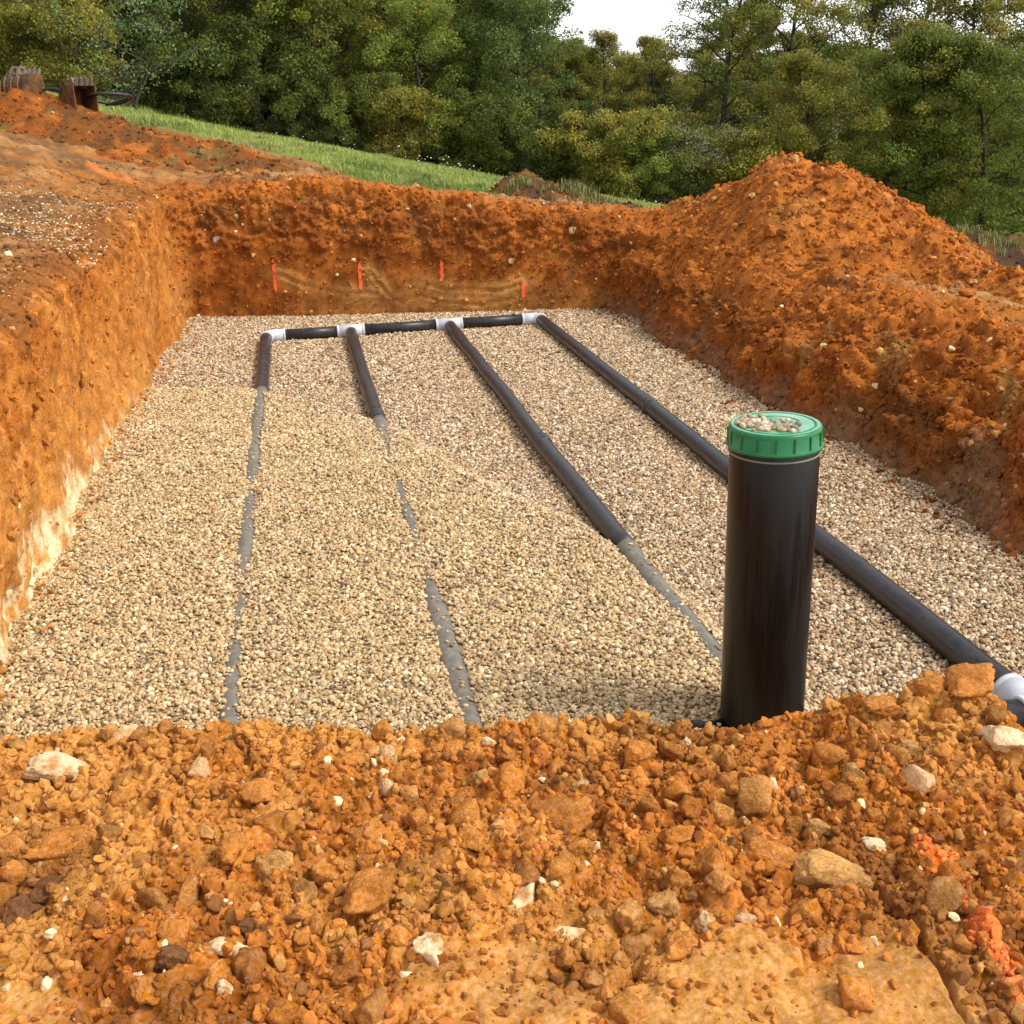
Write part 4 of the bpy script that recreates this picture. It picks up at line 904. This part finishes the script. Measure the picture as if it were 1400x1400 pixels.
# gravel spilled on the left ground
r = np.random.default_rng(43); n = 9000
x = r.uniform(-3.0, -1.05, n); y = r.uniform(5.5, 12, n); p = np.stack([x, y, 0 * x], -1)
kp = fbm(p * 1.1, 3, seed=44) + .5 * smooth(1.2, .2, np.abs(x + 1.75)) - .35 * (y > 10) > r.uniform(.1, .8, n); x, y = x[kp], y[kp]; n = len(x)
from mathutils.bvhtree import BVHTree as _B
lc = np.where((side[:, 0] > .5))[0]; sub = GG[NW - 30:NW + 90:1, lc[24]:lc[-1]:3]
bv = _B.FromPolygons([Vector(q) for q in sub.reshape(-1, 3)], [tuple(int(i) for i in q) for q in grid_faces(sub.shape[0], sub.shape[1])])
zz = []
for a, b in zip(x, y):
    h = bv.ray_cast(Vector((a, b, 5)), Vector((0, 0, -1))); zz.append(h[0].z if h[0] is not None else np.nan)
zz = np.array(zz); ok = ~np.isnan(zz); x, y, zz = x[ok], y[ok], zz[ok]; n = len(x)
gs = scatter('spilled_gravel', np.stack([x, y, zz + .003], -1), r.uniform(0, 6.28, (n, 3)) * np.array((.1, .1, 1)), (.006 + .010 * r.random(n) ** 2)[:, None] * np.ones((1, 3)), r.integers(0, 8, n), np.clip(gravel_tints(np.full(n, .5), n, r) * .95, 0, .9), peb)
tag(gs, 'pale gravel spilled on the bare ground left of the pit', 'gravel', kind='stuff')
# stones stuck in the far wall
for x, z, s, c, lab in ((-.47, .86, .055, (.45, .38, .30), 'grey and white stone stuck high in the far wall at left'), (2.78, .55, .045, (.50, .33, .16), 'tan stone in a hollow of the far wall'), (3.45, .86, .055, (.46, .32, .15), 'cream patch of stone high in the far wall near the right corner')):
    q = far_hit(x, z); 
    if q is None: continue
    o = bpy.data.objects.new('stone', CM[9]); COL.objects.link(o); o.scale = (s, s * .6, s * .8); o.location = q; o.color = (*c, 1); tag(o, lab, 'stone', 'stones in the far wall')

# single lumps on the heap, the right bank and the far rim
dg = bpy.context.evaluated_depsgraph_get()
LUMPS = [(4.62, 9.4, .085, 'o', 'dark orange lump on the pit side of the heap below its peak'), (4.42, 8.6, .068, 'o', 'lump lower on the heap below the dark orange one'),
    (5.34, 7.74, .085, 'o', 'large clod on the low right ridge of the heap'), (5.42, 7.5, .065, 'o', 'clod just right of the large one on the heap ridge'), (4.81, 6.53, .055, 't', 'rounded tan stone on the right bank'),
    (5.06, 7.8, .062, 'o', 'clod on the right shoulder of the heap'), (4.9, 8.4, .045, 'o', 'small clod halfway up the right flank of the heap'), (4.73, 10.07, .052, 't', 'tan stone on the left shoulder of the heap'),
    (5.18, 10.2, .055, 't', 'pale lump on the very peak of the heap'), (4.5, 7.07, .04, 'o', 'small clod on the right bank above the scrape marks'), (5.95, 7.7, .068, 'o', 'clod at the right border on the heap ridge'),
    (5.08, 6.75, .042, 't', 'small tan stone beside the rounded one on the right bank'), (4.3, 5.68, .045, 'o', 'small clod low on the right bank'), (4.35, 6.5, .042, 'b', 'brown clod low on the right bank'),
    (.30, 13.2, .075, 't', 'upright tan rock on the rim of the far wall'), (1.78, 12.75, .07, 't', 'flat tan stone on the rim of the far wall'), (2.9, 12.5, .05, 'o', 'round clod on the rim of the far wall at right')]
obs = [ground] + [h[0] for h in HEAPV]
r = np.random.default_rng(71)
bpy.context.view_layer.update()
for i, (x, y, rad, k, lab) in enumerate(LUMPS):
    z = -9
    for ob in obs:
        hit, loc, *_ = ob.ray_cast(Vector((x, y, 9)), Vector((0, 0, -1)))
        if hit: z = max(z, loc.z)
    o = bpy.data.objects.new('clay_clod' if k != 't' else 'stone', CM[i % 8]); COL.objects.link(o); o.scale = (rad, rad * .9, rad * (1.2 if 'upright' in lab else .8)); o.rotation_euler = (r.normal(0, .3), r.normal(0, .3), r.uniform(0, 6.28)); o.location = (x, y, z + rad * .3)
    o.color = (*(np.array({'o': (.40, .125, .016), 't': (.50, .28, .10), 'b': (.16, .075, .03)}[k])), 1); tag(o, lab, 'clod' if k != 't' else 'stone', 'lumps on the heap, bank and rim')
# ------------------------------------------------------------------ trees
M_BARK = plain_material('bark_mat', (.055, .042, .030), .9, .2, (.12, .11, .085), .6, 6, bump=.5)
def leaf_material(name):
    m, t, b = new_mat(name); L = t.links
    oi = N(t, 'ShaderNodeObjectInfo'); at = N(t, 'ShaderNodeAttribute', attribute_name='Col')
    mu = N(t, 'ShaderNodeVectorMath', operation='MULTIPLY'); L.new(oi.outputs['Color'], mu.inputs[0]); L.new(at.outputs['Color'], mu.inputs[1])
    L.new(mu.outputs[0], b.inputs['Base Color']); b.inputs['Roughness'].default_value = .55; b.inputs['Specular IOR Level'].default_value = .3
    tr = N(t, 'ShaderNodeBsdfTranslucent'); L.new(mu.outputs[0], tr.inputs['Color'])
    ms = N(t, 'ShaderNodeMixShader', in_0=.42); out = t.nodes['Material Output']
    L.new(b.outputs[0], ms.inputs[1]); L.new(tr.outputs[0], ms.inputs[2]); L.new(ms.outputs[0], out.inputs['Surface']); return m
M_LEAF = leaf_material('leaf_mat')
def leaf_cloud(centres, radii, n_per, size, seed, yellow=.06):
    r = np.random.default_rng(seed); k = len(centres); n = int(k * n_per)
    ci = r.integers(0, k, n); d = r.normal(size=(n, 3)); d /= np.linalg.norm(d, axis=1, keepdims=True)
    pos = centres[ci] + d * (radii[ci] * r.random(n) ** .45)[:, None] * np.array((1, 1, .72))
    nm = r.normal(size=(n, 3)) * np.array((.8, .8, .5)) + np.array((0, 0, .55)) + .5 * d; nm /= np.linalg.norm(nm, axis=1, keepdims=True)
    a = np.cross(nm, r.normal(size=(n, 3))); a /= np.linalg.norm(a, axis=1, keepdims=True) + 1e-9; b = np.cross(nm, a)
    s = size * r.uniform(.6, 1.3, n)[:, None]
    V = np.stack([pos - a * s * .5, pos + b * s * .3 + a * s * .05, pos + a * s * .5 - nm * s * .12, pos - b * s * .3 + a * s * .05], 1).reshape(-1, 3)
    Fq = np.arange(n * 4).reshape(-1, 4)
    cb = r.uniform(.72, 1.28, k); c = np.ones((n, 3)) * (cb[ci] * r.uniform(.7, 1.35, n))[:, None]
    yk = r.random(k) < .16; ye = r.random(n) < np.where(yk[ci], yellow * 5, yellow); c[ye] *= np.array((1.65, 1.25, .7)); c *= 1 + r.normal(0, .06, (n, 3))
    return V, Fq, np.repeat(np.clip(c, .1, 3), 4, 0)
def make_tree(seed, H=8.0, R=2.4, base=.12, limbs=24, n_per=190, size=.092, trunk_r=.13, open_=0.0, yellow=.06, shrub=False):
    r = np.random.default_rng(seed); tubes = []; cents = []; rad = []
    stems = 1 if not shrub else 5
    for st in range(stems):
        n = 10; t = np.linspace(0, 1, n); lean = r.normal(0, .05, 2) if not shrub else r.normal(0, .32, 2)
        wob = np.stack([fbm(np.stack([t * 2.2, t * 0 + seed + st, t * 0 + k], -1), 2, seed=seed) for k in (0, 1)], -1) * .05 * H
        tp_ = np.stack([lean[0] * t * H + wob[:, 0] * t, lean[1] * t * H + wob[:, 1] * t, t * H * .93 - .15], -1)
        tubes.append(tube(tp_, trunk_r * (1 - .88 * t) / (1 if not shrub else 2), 7 if not shrub else 5, caps=False))
        nl = limbs if not shrub else max(3, limbs // stems)
        for k in range(nl):
            u_ = base + (1 - base) * ((k + r.random()) / nl) ** .9; p0_ = np.array([np.interp(u_, t, tp_[:, j]) for j in range(3)])
            az = k * 2.4 + r.normal(0, .4); prof = (math.sin(math.pi * min(1, (u_ - base) / (1 - base) * .80 + .20)) ** .6)
            ln = R * prof * r.uniform(.65, 1.15); up = .15 + .9 * u_ + r.normal(0, .12)
            dv = np.array((math.cos(az), math.sin(az), up)); dv /= np.linalg.norm(dv)
            m = 6; tt = np.linspace(0, 1, m); q = p0_ + dv * (tt * ln)[:, None] + np.array((0, 0, -.18)) * (tt ** 2 * ln)[:, None] + r.normal(0, .05 * ln, (m, 3)) * tt[:, None]
            tubes.append(tube(q, np.maximum(.008, trunk_r * .38 * (1 - u_ * .6) * (1 - .85 * tt)), 4, caps=False))
            for j in range(7):
                f_ = r.uniform(.3, 1.0); s0 = np.array([np.interp(f_, tt, q[:, a]) for a in range(3)])
                d2 = r.normal(size=3) * np.array((1, 1, .7)) + dv * .6 + np.array((0, 0, .15)); d2 /= np.linalg.norm(d2); l2 = ln * r.uniform(.18, .42) * (1.15 - .4 * f_)
                if r.random() < open_: 
                    tubes.append(tube(np.stack([s0, s0 + d2 * l2 * .5, s0 + d2 * l2]), [.018, .012, .006], 3, caps=False)); continue
                if j % 2 == 0: tubes.append(tube(np.stack([s0, s0 + d2 * l2]), [.02, .006], 3, caps=False))
                cents.append(s0 + d2 * l2); rad.append(r.uniform(.24, .56) * (R / 2.4) ** .5)
    cents = np.array(cents); rad = np.array(rad)
    lowz = cents[:, 2] > .12; cents, rad = cents[lowz], rad[lowz]
    return join_vf(tubes), leaf_cloud(cents, rad, n_per, size, seed + 1, yellow)
TV = {}
def variant(key, **kw):
    (tv, tf), (lv, lf, lc_) = make_tree(**kw)
    a = mesh_obj('trunk', tv, tf, M_BARK); b = mesh_obj('crown', lv, lf, M_LEAF, col=lc_, smooth_shade=False); TV[key] = (a.data, b.data, kw['H'])
    bpy.data.objects.remove(a); bpy.data.objects.remove(b)
variant('a', seed=11, H=8.0, R=2.5, base=.10, limbs=26)
variant('b', seed=12, H=8.5, R=2.3, base=.16, limbs=25, trunk_r=.15, open_=.12, yellow=.10)
variant('c', seed=13, H=7.0, R=2.6, base=.06, limbs=28)
variant('d', seed=14, H=10., R=3.0, base=.07, limbs=34, n_per=150, size=.095, trunk_r=.17, open_=.26, yellow=.09)
variant('e', seed=15, H=10., R=2.7, base=.06, limbs=30, n_per=155, size=.095, trunk_r=.16, open_=.18, yellow=.12)
variant('s', seed=16, H=2.6, R=1.35, base=.02, limbs=30, n_per=110, size=.08, trunk_r=.05, shrub=True, yellow=.12)
variant('t', seed=17, H=3.2, R=1.5, base=.02, limbs=35, n_per=105, size=.085, trunk_r=.05, shrub=True, yellow=.06)
variant('g', seed=18, H=2.8, R=1.4, base=.05, limbs=40, n_per=14, size=.08, trunk_r=.05, shrub=True, open_=.5, yellow=.05)
tr_rng = np.random.default_rng(99)
PXX = [-200, 0, 330, 640, 810, 1160, 1400, 1650]
def tree_x(px_, Y): return .41 + (np.interp(px_, PXX, [-12.0, -7.9, -1.48, 5.9, 10.3, 20.1, 27.6, 36]) ) * Y / 38
def plant(name, key, px_, Y, H, tint, label, cat='tree', group=None, wide=1.0):
    x = float(tree_x(px_, Y)); z = float(terrain(np.array([x]), np.array([Y]))[0]); k = H / TV[key][2]
    e = empty(name, (x, Y, z), tr_rng.uniform(0, 6.28)); e.scale = (k * wide, k * wide, k); tag(e, label, cat, group)
    for nm, me in (('trunk', TV[key][0]), ('crown', TV[key][1])):
        o = bpy.data.objects.new(nm, me); COL.objects.link(o); o.parent = e
        if nm == 'crown': o.color = (*tint, 1)
    return e
DK = (.110, .140, .028); MD = (.175, .212, .042); OL = (.250, .240, .048); YE = (.29, .28, .058); LT = (.24, .30, .056); GY = (.25, .26, .15)
FR_ = 'trees along the front of the wood'
for a in [('broadleaf_tree', 'b', -60, 33, 8.5, OL, 'olive tree at the left border behind the first bucket'),
          ('broadleaf_tree', 'c', 55, 35, 7.5, OL, 'yellowish brushy tree behind the two buckets'),
          ('broadleaf_tree', 'a', 150, 38, 8.5, DK, 'dark tree behind the bright sapling at upper left'),
          ('broadleaf_tree', 'c', 245, 37, 8.5, DK, 'very dark dense tree left of the thin trunk'),
          ('broadleaf_tree', 'b', 350, 37, 9.0, MD, 'green tree with a thin dark trunk above the grass slope'),
          ('broadleaf_tree', 'a', 430, 38.5, 8.5, MD, 'mid green tree right of the thin trunk'),
          ('broadleaf_tree', 'e', 520, 40, 9.5, OL, 'tall olive tree in the left middle of the wood'),
          ('broadleaf_tree', 'c', 600, 38, 6.0, LT, 'light green bushy tree at the right end of the grass'),
          ('broadleaf_tree', 'a', 662, 41, 7.0, MD, 'green tree just left of the dark pointed one'),
          ('broadleaf_tree', 'c', 742, 38, 7.0, (.125, .18, .045), 'dense dark green tree with a pointed top under the sky'),
          ('broadleaf_tree', 'e', 838, 42, 6.4, OL, 'low yellowish tree below the gap of white sky'),
          ('broadleaf_tree', 'a', 905, 43, 6.6, OL, 'sparse olive tree at the right side of the sky gap'),
          ('broadleaf_tree', 'd', 975, 38, 9.2, MD, 'open branched tree behind the left shoulder of the heap'),
          ('broadleaf_tree', 'd', 1060, 37, 9.8, OL, 'open branched tree straight above the heap peak'),
          ('broadleaf_tree', 'e', 1140, 39, 9.5, MD, 'green tree right of the heap peak'),
          ('broadleaf_tree', 'd', 1225, 37, 10.5, OL, 'tall tree with dark crooked limbs at the right'),
          ('broadleaf_tree', 'e', 1310, 36, 10., OL, 'olive tree in the right part of the wood'),
          ('broadleaf_tree', 'd', 1400, 35, 10.5, MD, 'tall green tree at the right border'),
          ('broadleaf_tree', 'c', 1105, 33, 5.6, OL, 'olive tree with low boughs just behind the heap peak'),
          ('broadleaf_tree', 'c', 1185, 32.5, 6.4, MD, 'green tree with boughs reaching down behind the right flank of the heap'),
          ('broadleaf_tree', 'a', 1262, 32, 7.0, OL, 'yellowish green tree reaching down to the dark berm'),
          ('broadleaf_tree', 'c', 1345, 31, 6.6, MD, 'leafy green tree standing right behind the grass tufts of the berm'),
          ('broadleaf_tree', 'c', 1430, 31, 6.4, LT, 'light green tree low at the right border'),
          ('broadleaf_tree', 'e', 1480, 36, 10.5, MD, 'tree mostly outside the right border')]:
    plant(*a[:7], group=FR_)
SG = 'shrubs at the foot of the wood'
for a in [('shrub', 's', 812, 34.5, 2.9, YE, 'yellow shrub right of the dark topsoil clump'),
          ('shrub', 't', 868, 34, 2.4, LT, 'low green shrub right of the yellow one'),
          ('shrub', 'g', 950, 33.5, 3.0, GY, 'grey half bare shrub left of the heap peak'),
          ('shrub', 't', 905, 34.5, 2.8, MD, 'green shrub between the yellow and the grey shrub'),
          ('shrub', 's', 1010, 33, 3.0, OL, 'olive shrub hidden behind the heap peak'),
          ('shrub', 's', 640, 37, 2.6, LT, 'light shrub where the grass runs out'),
          ('shrub', 't', 690, 37, 3.2, DK, 'dark shrub left of the topsoil clump'),
          ('shrub', 't', 750, 36, 3.0, DK, 'dark shrub under the dense pointed tree'),
          ('shrub', 's', 560, 37, 2.6, OL, 'olive shrub on the upper edge of the grass'),
          ('shrub', 't', 480, 37, 2.8, MD, 'green shrub on the grass edge below the tall olive tree'),
          ('shrub', 't', 405, 37, 2.4, DK, 'dark shrub right of the thin trunk'),
          ('shrub', 's', 300, 36, 2.6, DK, 'dark shrub left of the thin trunk'),
          ('shrub', 't', 225, 35, 2.8, DK, 'dark shrub behind the hose loop'),
          ('shrub', 'g', 158, 30, 2.9, (.17, .26, .09), 'bright feathery sapling right of the buckets'),
          ('shrub', 's', 70, 32, 2.6, YE, 'yellow brush behind the second bucket'),
          ('shrub', 's', 0, 31, 2.6, OL, 'olive brush behind the first bucket')]:
    plant(*a[:7], cat='shrub', group=SG)
k = 0
for Y, stp in ((45, 62), (51, 70), (58, 78)):
    for px_ in np.arange(-120, 1560, stp):
        q = px_ + tr_rng.uniform(-20, 20)
        if 735 < q < 935: H = 5.8 + (Y - 45) * .02 + tr_rng.uniform(-.5, .3)
        elif q >= 935: H = 7.6 + tr_rng.uniform(-1.5, 1.0); 
        else: H = 9.5 + tr_rng.uniform(-1, 1.5)
        if q >= 935 and Y > 55: continue
        plant('broadleaf_tree', 'abcace'[k % 6], q, Y + tr_rng.uniform(-2, 2), H, [DK, MD, OL, MD][k % 4], 'tree deep in the wood behind the front trees', group='trees deep in the wood', wide=1.1); k += 1

# ------------------------------------------------------------------ far hillside seen through the wood
hx = np.linspace(-260, 420, 90); hy = np.linspace(150, 330, 20); HX, HY = np.meshgrid(hx, hy); pp = np.stack([HX, HY, 0 * HX], -1).reshape(-1, 3)
hz = (smooth(150, 300, HY) * (14 + 10 * smooth(50, 250, HX))).ravel() + 2.5 * fbm(pp * .05, 4, seed=120) - 8
M_HILL = plain_material('far_wood_mat', (.17, .20, .16), .95, .1, (.25, .27, .23), .8, .4)
tag(mesh_obj('hill', np.stack([HX.ravel(), HY.ravel(), hz], -1), grid_faces(20, 90), M_HILL), 'pale wooded hillside beyond the trees', kind='structure')

# ------------------------------------------------------------------ grass
r = np.random.default_rng(61); src = []
for k in range(5):
    V = []; Fq = []
    for j in range(9):
        az = r.uniform(0, 6.28); h = r.uniform(.6, 1.0); b = np.array((r.normal(0, .28), r.normal(0, .28), -.05)); ln = np.array((math.cos(az), math.sin(az), 0)) * r.uniform(.15, .5); sd = np.array((-math.sin(az), math.cos(az), 0)) * .035
        i0_ = len(V); V += [b - sd, b + sd, b + ln * .4 + sd * .8 + np.array((0, 0, h * .6)), b + ln * .4 - sd * .8 + np.array((0, 0, h * .6)), b + ln + np.array((0, 0, h))]
        Fq += [(i0_, i0_ + 1, i0_ + 2, i0_ + 3), (i0_ + 3, i0_ + 2, i0_ + 4)]
    src.append(source_object('grass_source', np.array(V), Fq, M_BLADE))
n = 90000; Yg = 13.5 + 26 * r.random(n) ** 1.1; xg = .41 + (r.uniform(-.26, .42, n)) * Yg; Yg, xg = Yg, xg
p = np.stack([xg, Yg, 0 * xg], -1); ok = (Yg - grass_edge(xg) + .6 * fbm(p * 1.2, 3, seed=8) > .2 + r.normal(0, .35, n)) & ~((xg < 8) & (Yg < 14)) & ~((xg > 3.2) & (Yg < 16.5)); xg, Yg, p = xg[ok], Yg[ok], p[ok]; n = len(xg)
zg = terrain(xg, Yg); hh = r.uniform(.035, .085, n) * (1 + 2.0 * smooth(31, 37, Yg)); tg = mixc(np.array((.29, .37, .075)), np.array((.40, .41, .12)), r.random(n) * .8); tg *= r.uniform(.75, 1.25, (n, 1)); tg = mixc(tg, np.array((.26, .22, .09)), .7 * smooth(.1, .8, fbm(p * 1.3, 3, seed=62))); tg = mixc(tg, np.array((.15, .22, .045)), .6 * smooth(.1, .7, fbm(p * .7 + 9, 3, seed=63))); hh = hh * (1 + .7 * np.clip(fbm(p * 2.2, 3, seed=64), -.6, 1.2))
xs2 = []; 
for (cx, cy_, rr_, cz) in ((4.2, 15.1, .18, 0), (4.5, 15.1, .18, 0), (9.7, 14.4, .16, 0), (10.3, 14.2, .18, 0), (3.45, 15.1, .1, 0)):
    xs2.append(np.stack([r.normal(cx, rr_, 40), r.normal(cy_, rr_ * .6, 40)], -1))
xs2 = np.concatenate(xs2)
HB = []
for hv in HEAPV[1:]:
    HB.append(hv[0])
zt = []
for a, b in xs2:
    z_ = float(terrain(np.array([a]), np.array([b]))[0])
    for o in HB:
        hit, loc, *_ = o.ray_cast(Vector((a, b, 9)), Vector((0, 0, -1)))
        if hit: z_ = max(z_, loc.z)
    zt.append(z_)
m = len(xs2); xg = np.r_[xg, xs2[:, 0]]; Yg = np.r_[Yg, xs2[:, 1]]; zg = np.r_[zg, zt]; hh = np.r_[hh, r.uniform(.07, .15, m)]; tg = np.r_[tg, mixc(np.array((.20, .22, .05)), np.array((.26, .24, .09)), r.random(m))]
n = len(xg); w3 = np.stack([hh * r.uniform(.9, 1.6, n), hh * r.uniform(.9, 1.6, n), hh], -1)
gr = scatter('grass', np.stack([xg, Yg, zg], -1), np.stack([0 * xg, 0 * xg, r.uniform(0, 6.28, n)], -1), w3, r.integers(0, 5, n), np.clip(tg, .01, .5), src)
tag(gr, 'short green grass on the slope below the wood', 'grass', kind='stuff')
fs = source_object('flower_source', *[a for a in (ICO[1][0] * np.array((1, 1, .6)), ICO[1][1])], M_BLADE)
n = 90; Yf = r.uniform(24, 37.5, n); pxf = r.choice([420, 470, 600, 640, 850, 900], n, p=[.1, .1, .3, .25, .1, .15]) + r.normal(0, 38, n); xf = np.array([tree_x(a, b) for a, b in zip(pxf, Yf)])
fl_ = scatter('wildflowers', np.stack([xf, Yf, terrain(xf, Yf) + r.uniform(.12, .40, n)], -1), np.zeros((n, 3)), np.full((n, 3),   .019) * r.uniform(.7, 1.4, (n, 1)), np.zeros(n, int), np.tile((.75, .75, .70), (n, 1)), [fs])
tag(fl_, 'tiny white wildflower heads in the grass at the wood edge', 'flowers', kind='stuff')

# ------------------------------------------------------------------ excavator buckets and hose
M_RUST = plain_material('rusty_steel_mat', (.045, .028, .017), .8, .3, (.30, .12, .03), 1.0, 5, bump=.4)
M_WORN = plain_material('worn_steel_mat', (.13, .10, .075), .5, .5, (.30, .19, .10), .6, 9, bump=.3)
M_HOSE = plain_material('hose_mat', (.018, .018, .02), .45, .5, (.06, .05, .04), .4, 8)
def bucket(loc, rz, w_, label, tilt=0.0):
    e = empty('excavator_bucket', loc, rz); e.rotation_euler = (tilt, 0, rz); e.scale = (.58, .58, .58); tag(e, label, 'bucket', 'excavator buckets on the soil bank')
    th = np.radians(np.linspace(-35, 200, 15)); prof_o = np.stack([.30 * np.cos(th) * 1.0, .30 * np.sin(th)], -1)   # (depth, height) curve
    prof_o = np.r_[[(-.34, .02 - .12)], prof_o[::-1]] ; prof_o[:, 1] = -prof_o[:, 1]
    # bucket lies with its mouth towards -Y: curve runs from the upper lip round the back to the lower edge
    a = np.radians(np.linspace(75, -100, 14)); curve = [(-.30, .56)] + [(.02 + .27 * math.cos(t), .29 + .29 * math.sin(t)) for t in a] + [(-.30, .0)]
    curve = np.array(curve); inner = curve * .93 + np.array((-.01, .02))
    V = []; 
    for xx_ in (-w_ / 2, w_ / 2):
        for c_ in (curve, inner): V += [(xx_, q[0], q[1]) for q in c_]
    m = len(curve); Fs = []
    for i in range(m - 1):
        Fs += [(i, i + 1, 2 * m + i + 1, 2 * m + i), (m + i, 3 * m + i, 3 * m + i + 1, m + i + 1)]
    for i in range(m - 1):
        Fs += [(i, m + i, m + i + 1, i + 1), (2 * m + i, 2 * m + i + 1, 3 * m + i + 1, 3 * m + i)]
    Fs += [(0, 2 * m, 3 * m, m), (m - 1, 2 * m - 1, 4 * m - 1, 3 * m - 1)]
    mesh_obj('shell', np.array(V), Fs, M_RUST, e, smooth_shade=False)
    for s_ in (-1, 1):
        x0 = s_ * (w_ / 2 + .003); V = [(x0, q[0], q[1]) for q in curve] + [(x0 + s_ * .022, q[0], q[1]) for q in curve]
        Fs = [tuple(range(m)), tuple(range(2 * m - 1, m - 1, -1))] + [(i, m + i, m + (i + 1) % m, (i + 1) % m) for i in range(m)]
        mesh_obj('side_plate', np.array(V), Fs, M_RUST, e, smooth_shade=False)
    for k in range(4):
        xx_ = (-.5 + (k + .5) / 4) * w_; b = .040
        V = [(xx_ - b, -.24, .555), (xx_ + b, -.24, .555), (xx_ + b, -.31, .545), (xx_ - b, -.31, .545), (xx_ - b * .6, -.335, .70), (xx_ + b * .6, -.335, .70), (xx_ + b * .6, -.36, .69), (xx_ - b * .6, -.36, .69)]
        mesh_obj('tooth', np.array(V), [(0, 1, 2, 3)[::-1], (4, 5, 6, 7), (0, 1, 5, 4), (1, 2, 6, 5), (2, 3, 7, 6), (3, 0, 4, 7)], M_WORN, e, smooth_shade=False)
    for s_ in (-.11, .11):
        V, Fs = [], []
        out = [(-.16, .50), (.22, .48), (.16, .66), (.06, .74), (-.06, .72)]
        V = [(s_ - .015, *q) for q in out] + [(s_ + .015, *q) for q in out]; m2 = len(out)
        Fs = [tuple(range(m2)), tuple(range(2 * m2 - 1, m2 - 1, -1))] + [(i, m2 + i, m2 + (i + 1) % m2, (i + 1) % m2) for i in range(m2)]
        mesh_obj('bracket_ear', np.array(V), Fs, M_WORN, e, smooth_shade=False)
    for q in ((.03, .68), (.12, .56)):
        mesh_obj('pin', *tube([(-.17, *q), (.17, *q)], .032, 12), M_WORN, e)
    for k in range(3):
        xx_ = (-.5 + (k + .5) / 3) * w_; mesh_obj('wear_strip', *tube([(xx_, .02 + .285 * math.cos(t), .29 + .305 * math.sin(t)) for t in a[2:-2]], .016, 6), M_WORN, e)
    return e
b1 = bucket((-2.84, 15.6, 2.42), 2.5, .62, 'rusty bucket with upright teeth at the left border on the soil bank')
b2 = bucket((-2.16, 15.4, 2.27), .75, .50, 'rusty bucket with pins on top next to the black hose')
t = np.linspace(0, 1, 50)
hq = np.stack([-1.88 + .30 * np.sin(t * 9.5) * (1 - .2 * t) + .12 * t, 15.5 + .18 * np.cos(t * 9.5) + .1 * t, 2.36 + .13 * np.abs(np.sin(t * 4.7)) ], -1)
o = mesh_obj('hydraulic_hose', *tube(hq - hq[0], .020, 8), M_HOSE); o.location = hq[0]; tag(o, 'looped black hydraulic hose beside the second bucket', 'hose')
t = np.linspace(0, 1, 24); hq = np.stack([-2.72 + .46 * t, 15.6 - .1 * t, 2.50 + .07 * np.sin(t * math.pi)], -1)
o = mesh_obj('hydraulic_hose', *tube(hq - hq[0], .017, 8), M_HOSE); o.location = hq[0]; tag(o, 'thin black hose running between the two buckets', 'hose')
for me in list(bpy.data.meshes):
    if me.users == 0: bpy.data.meshes.remove(me)
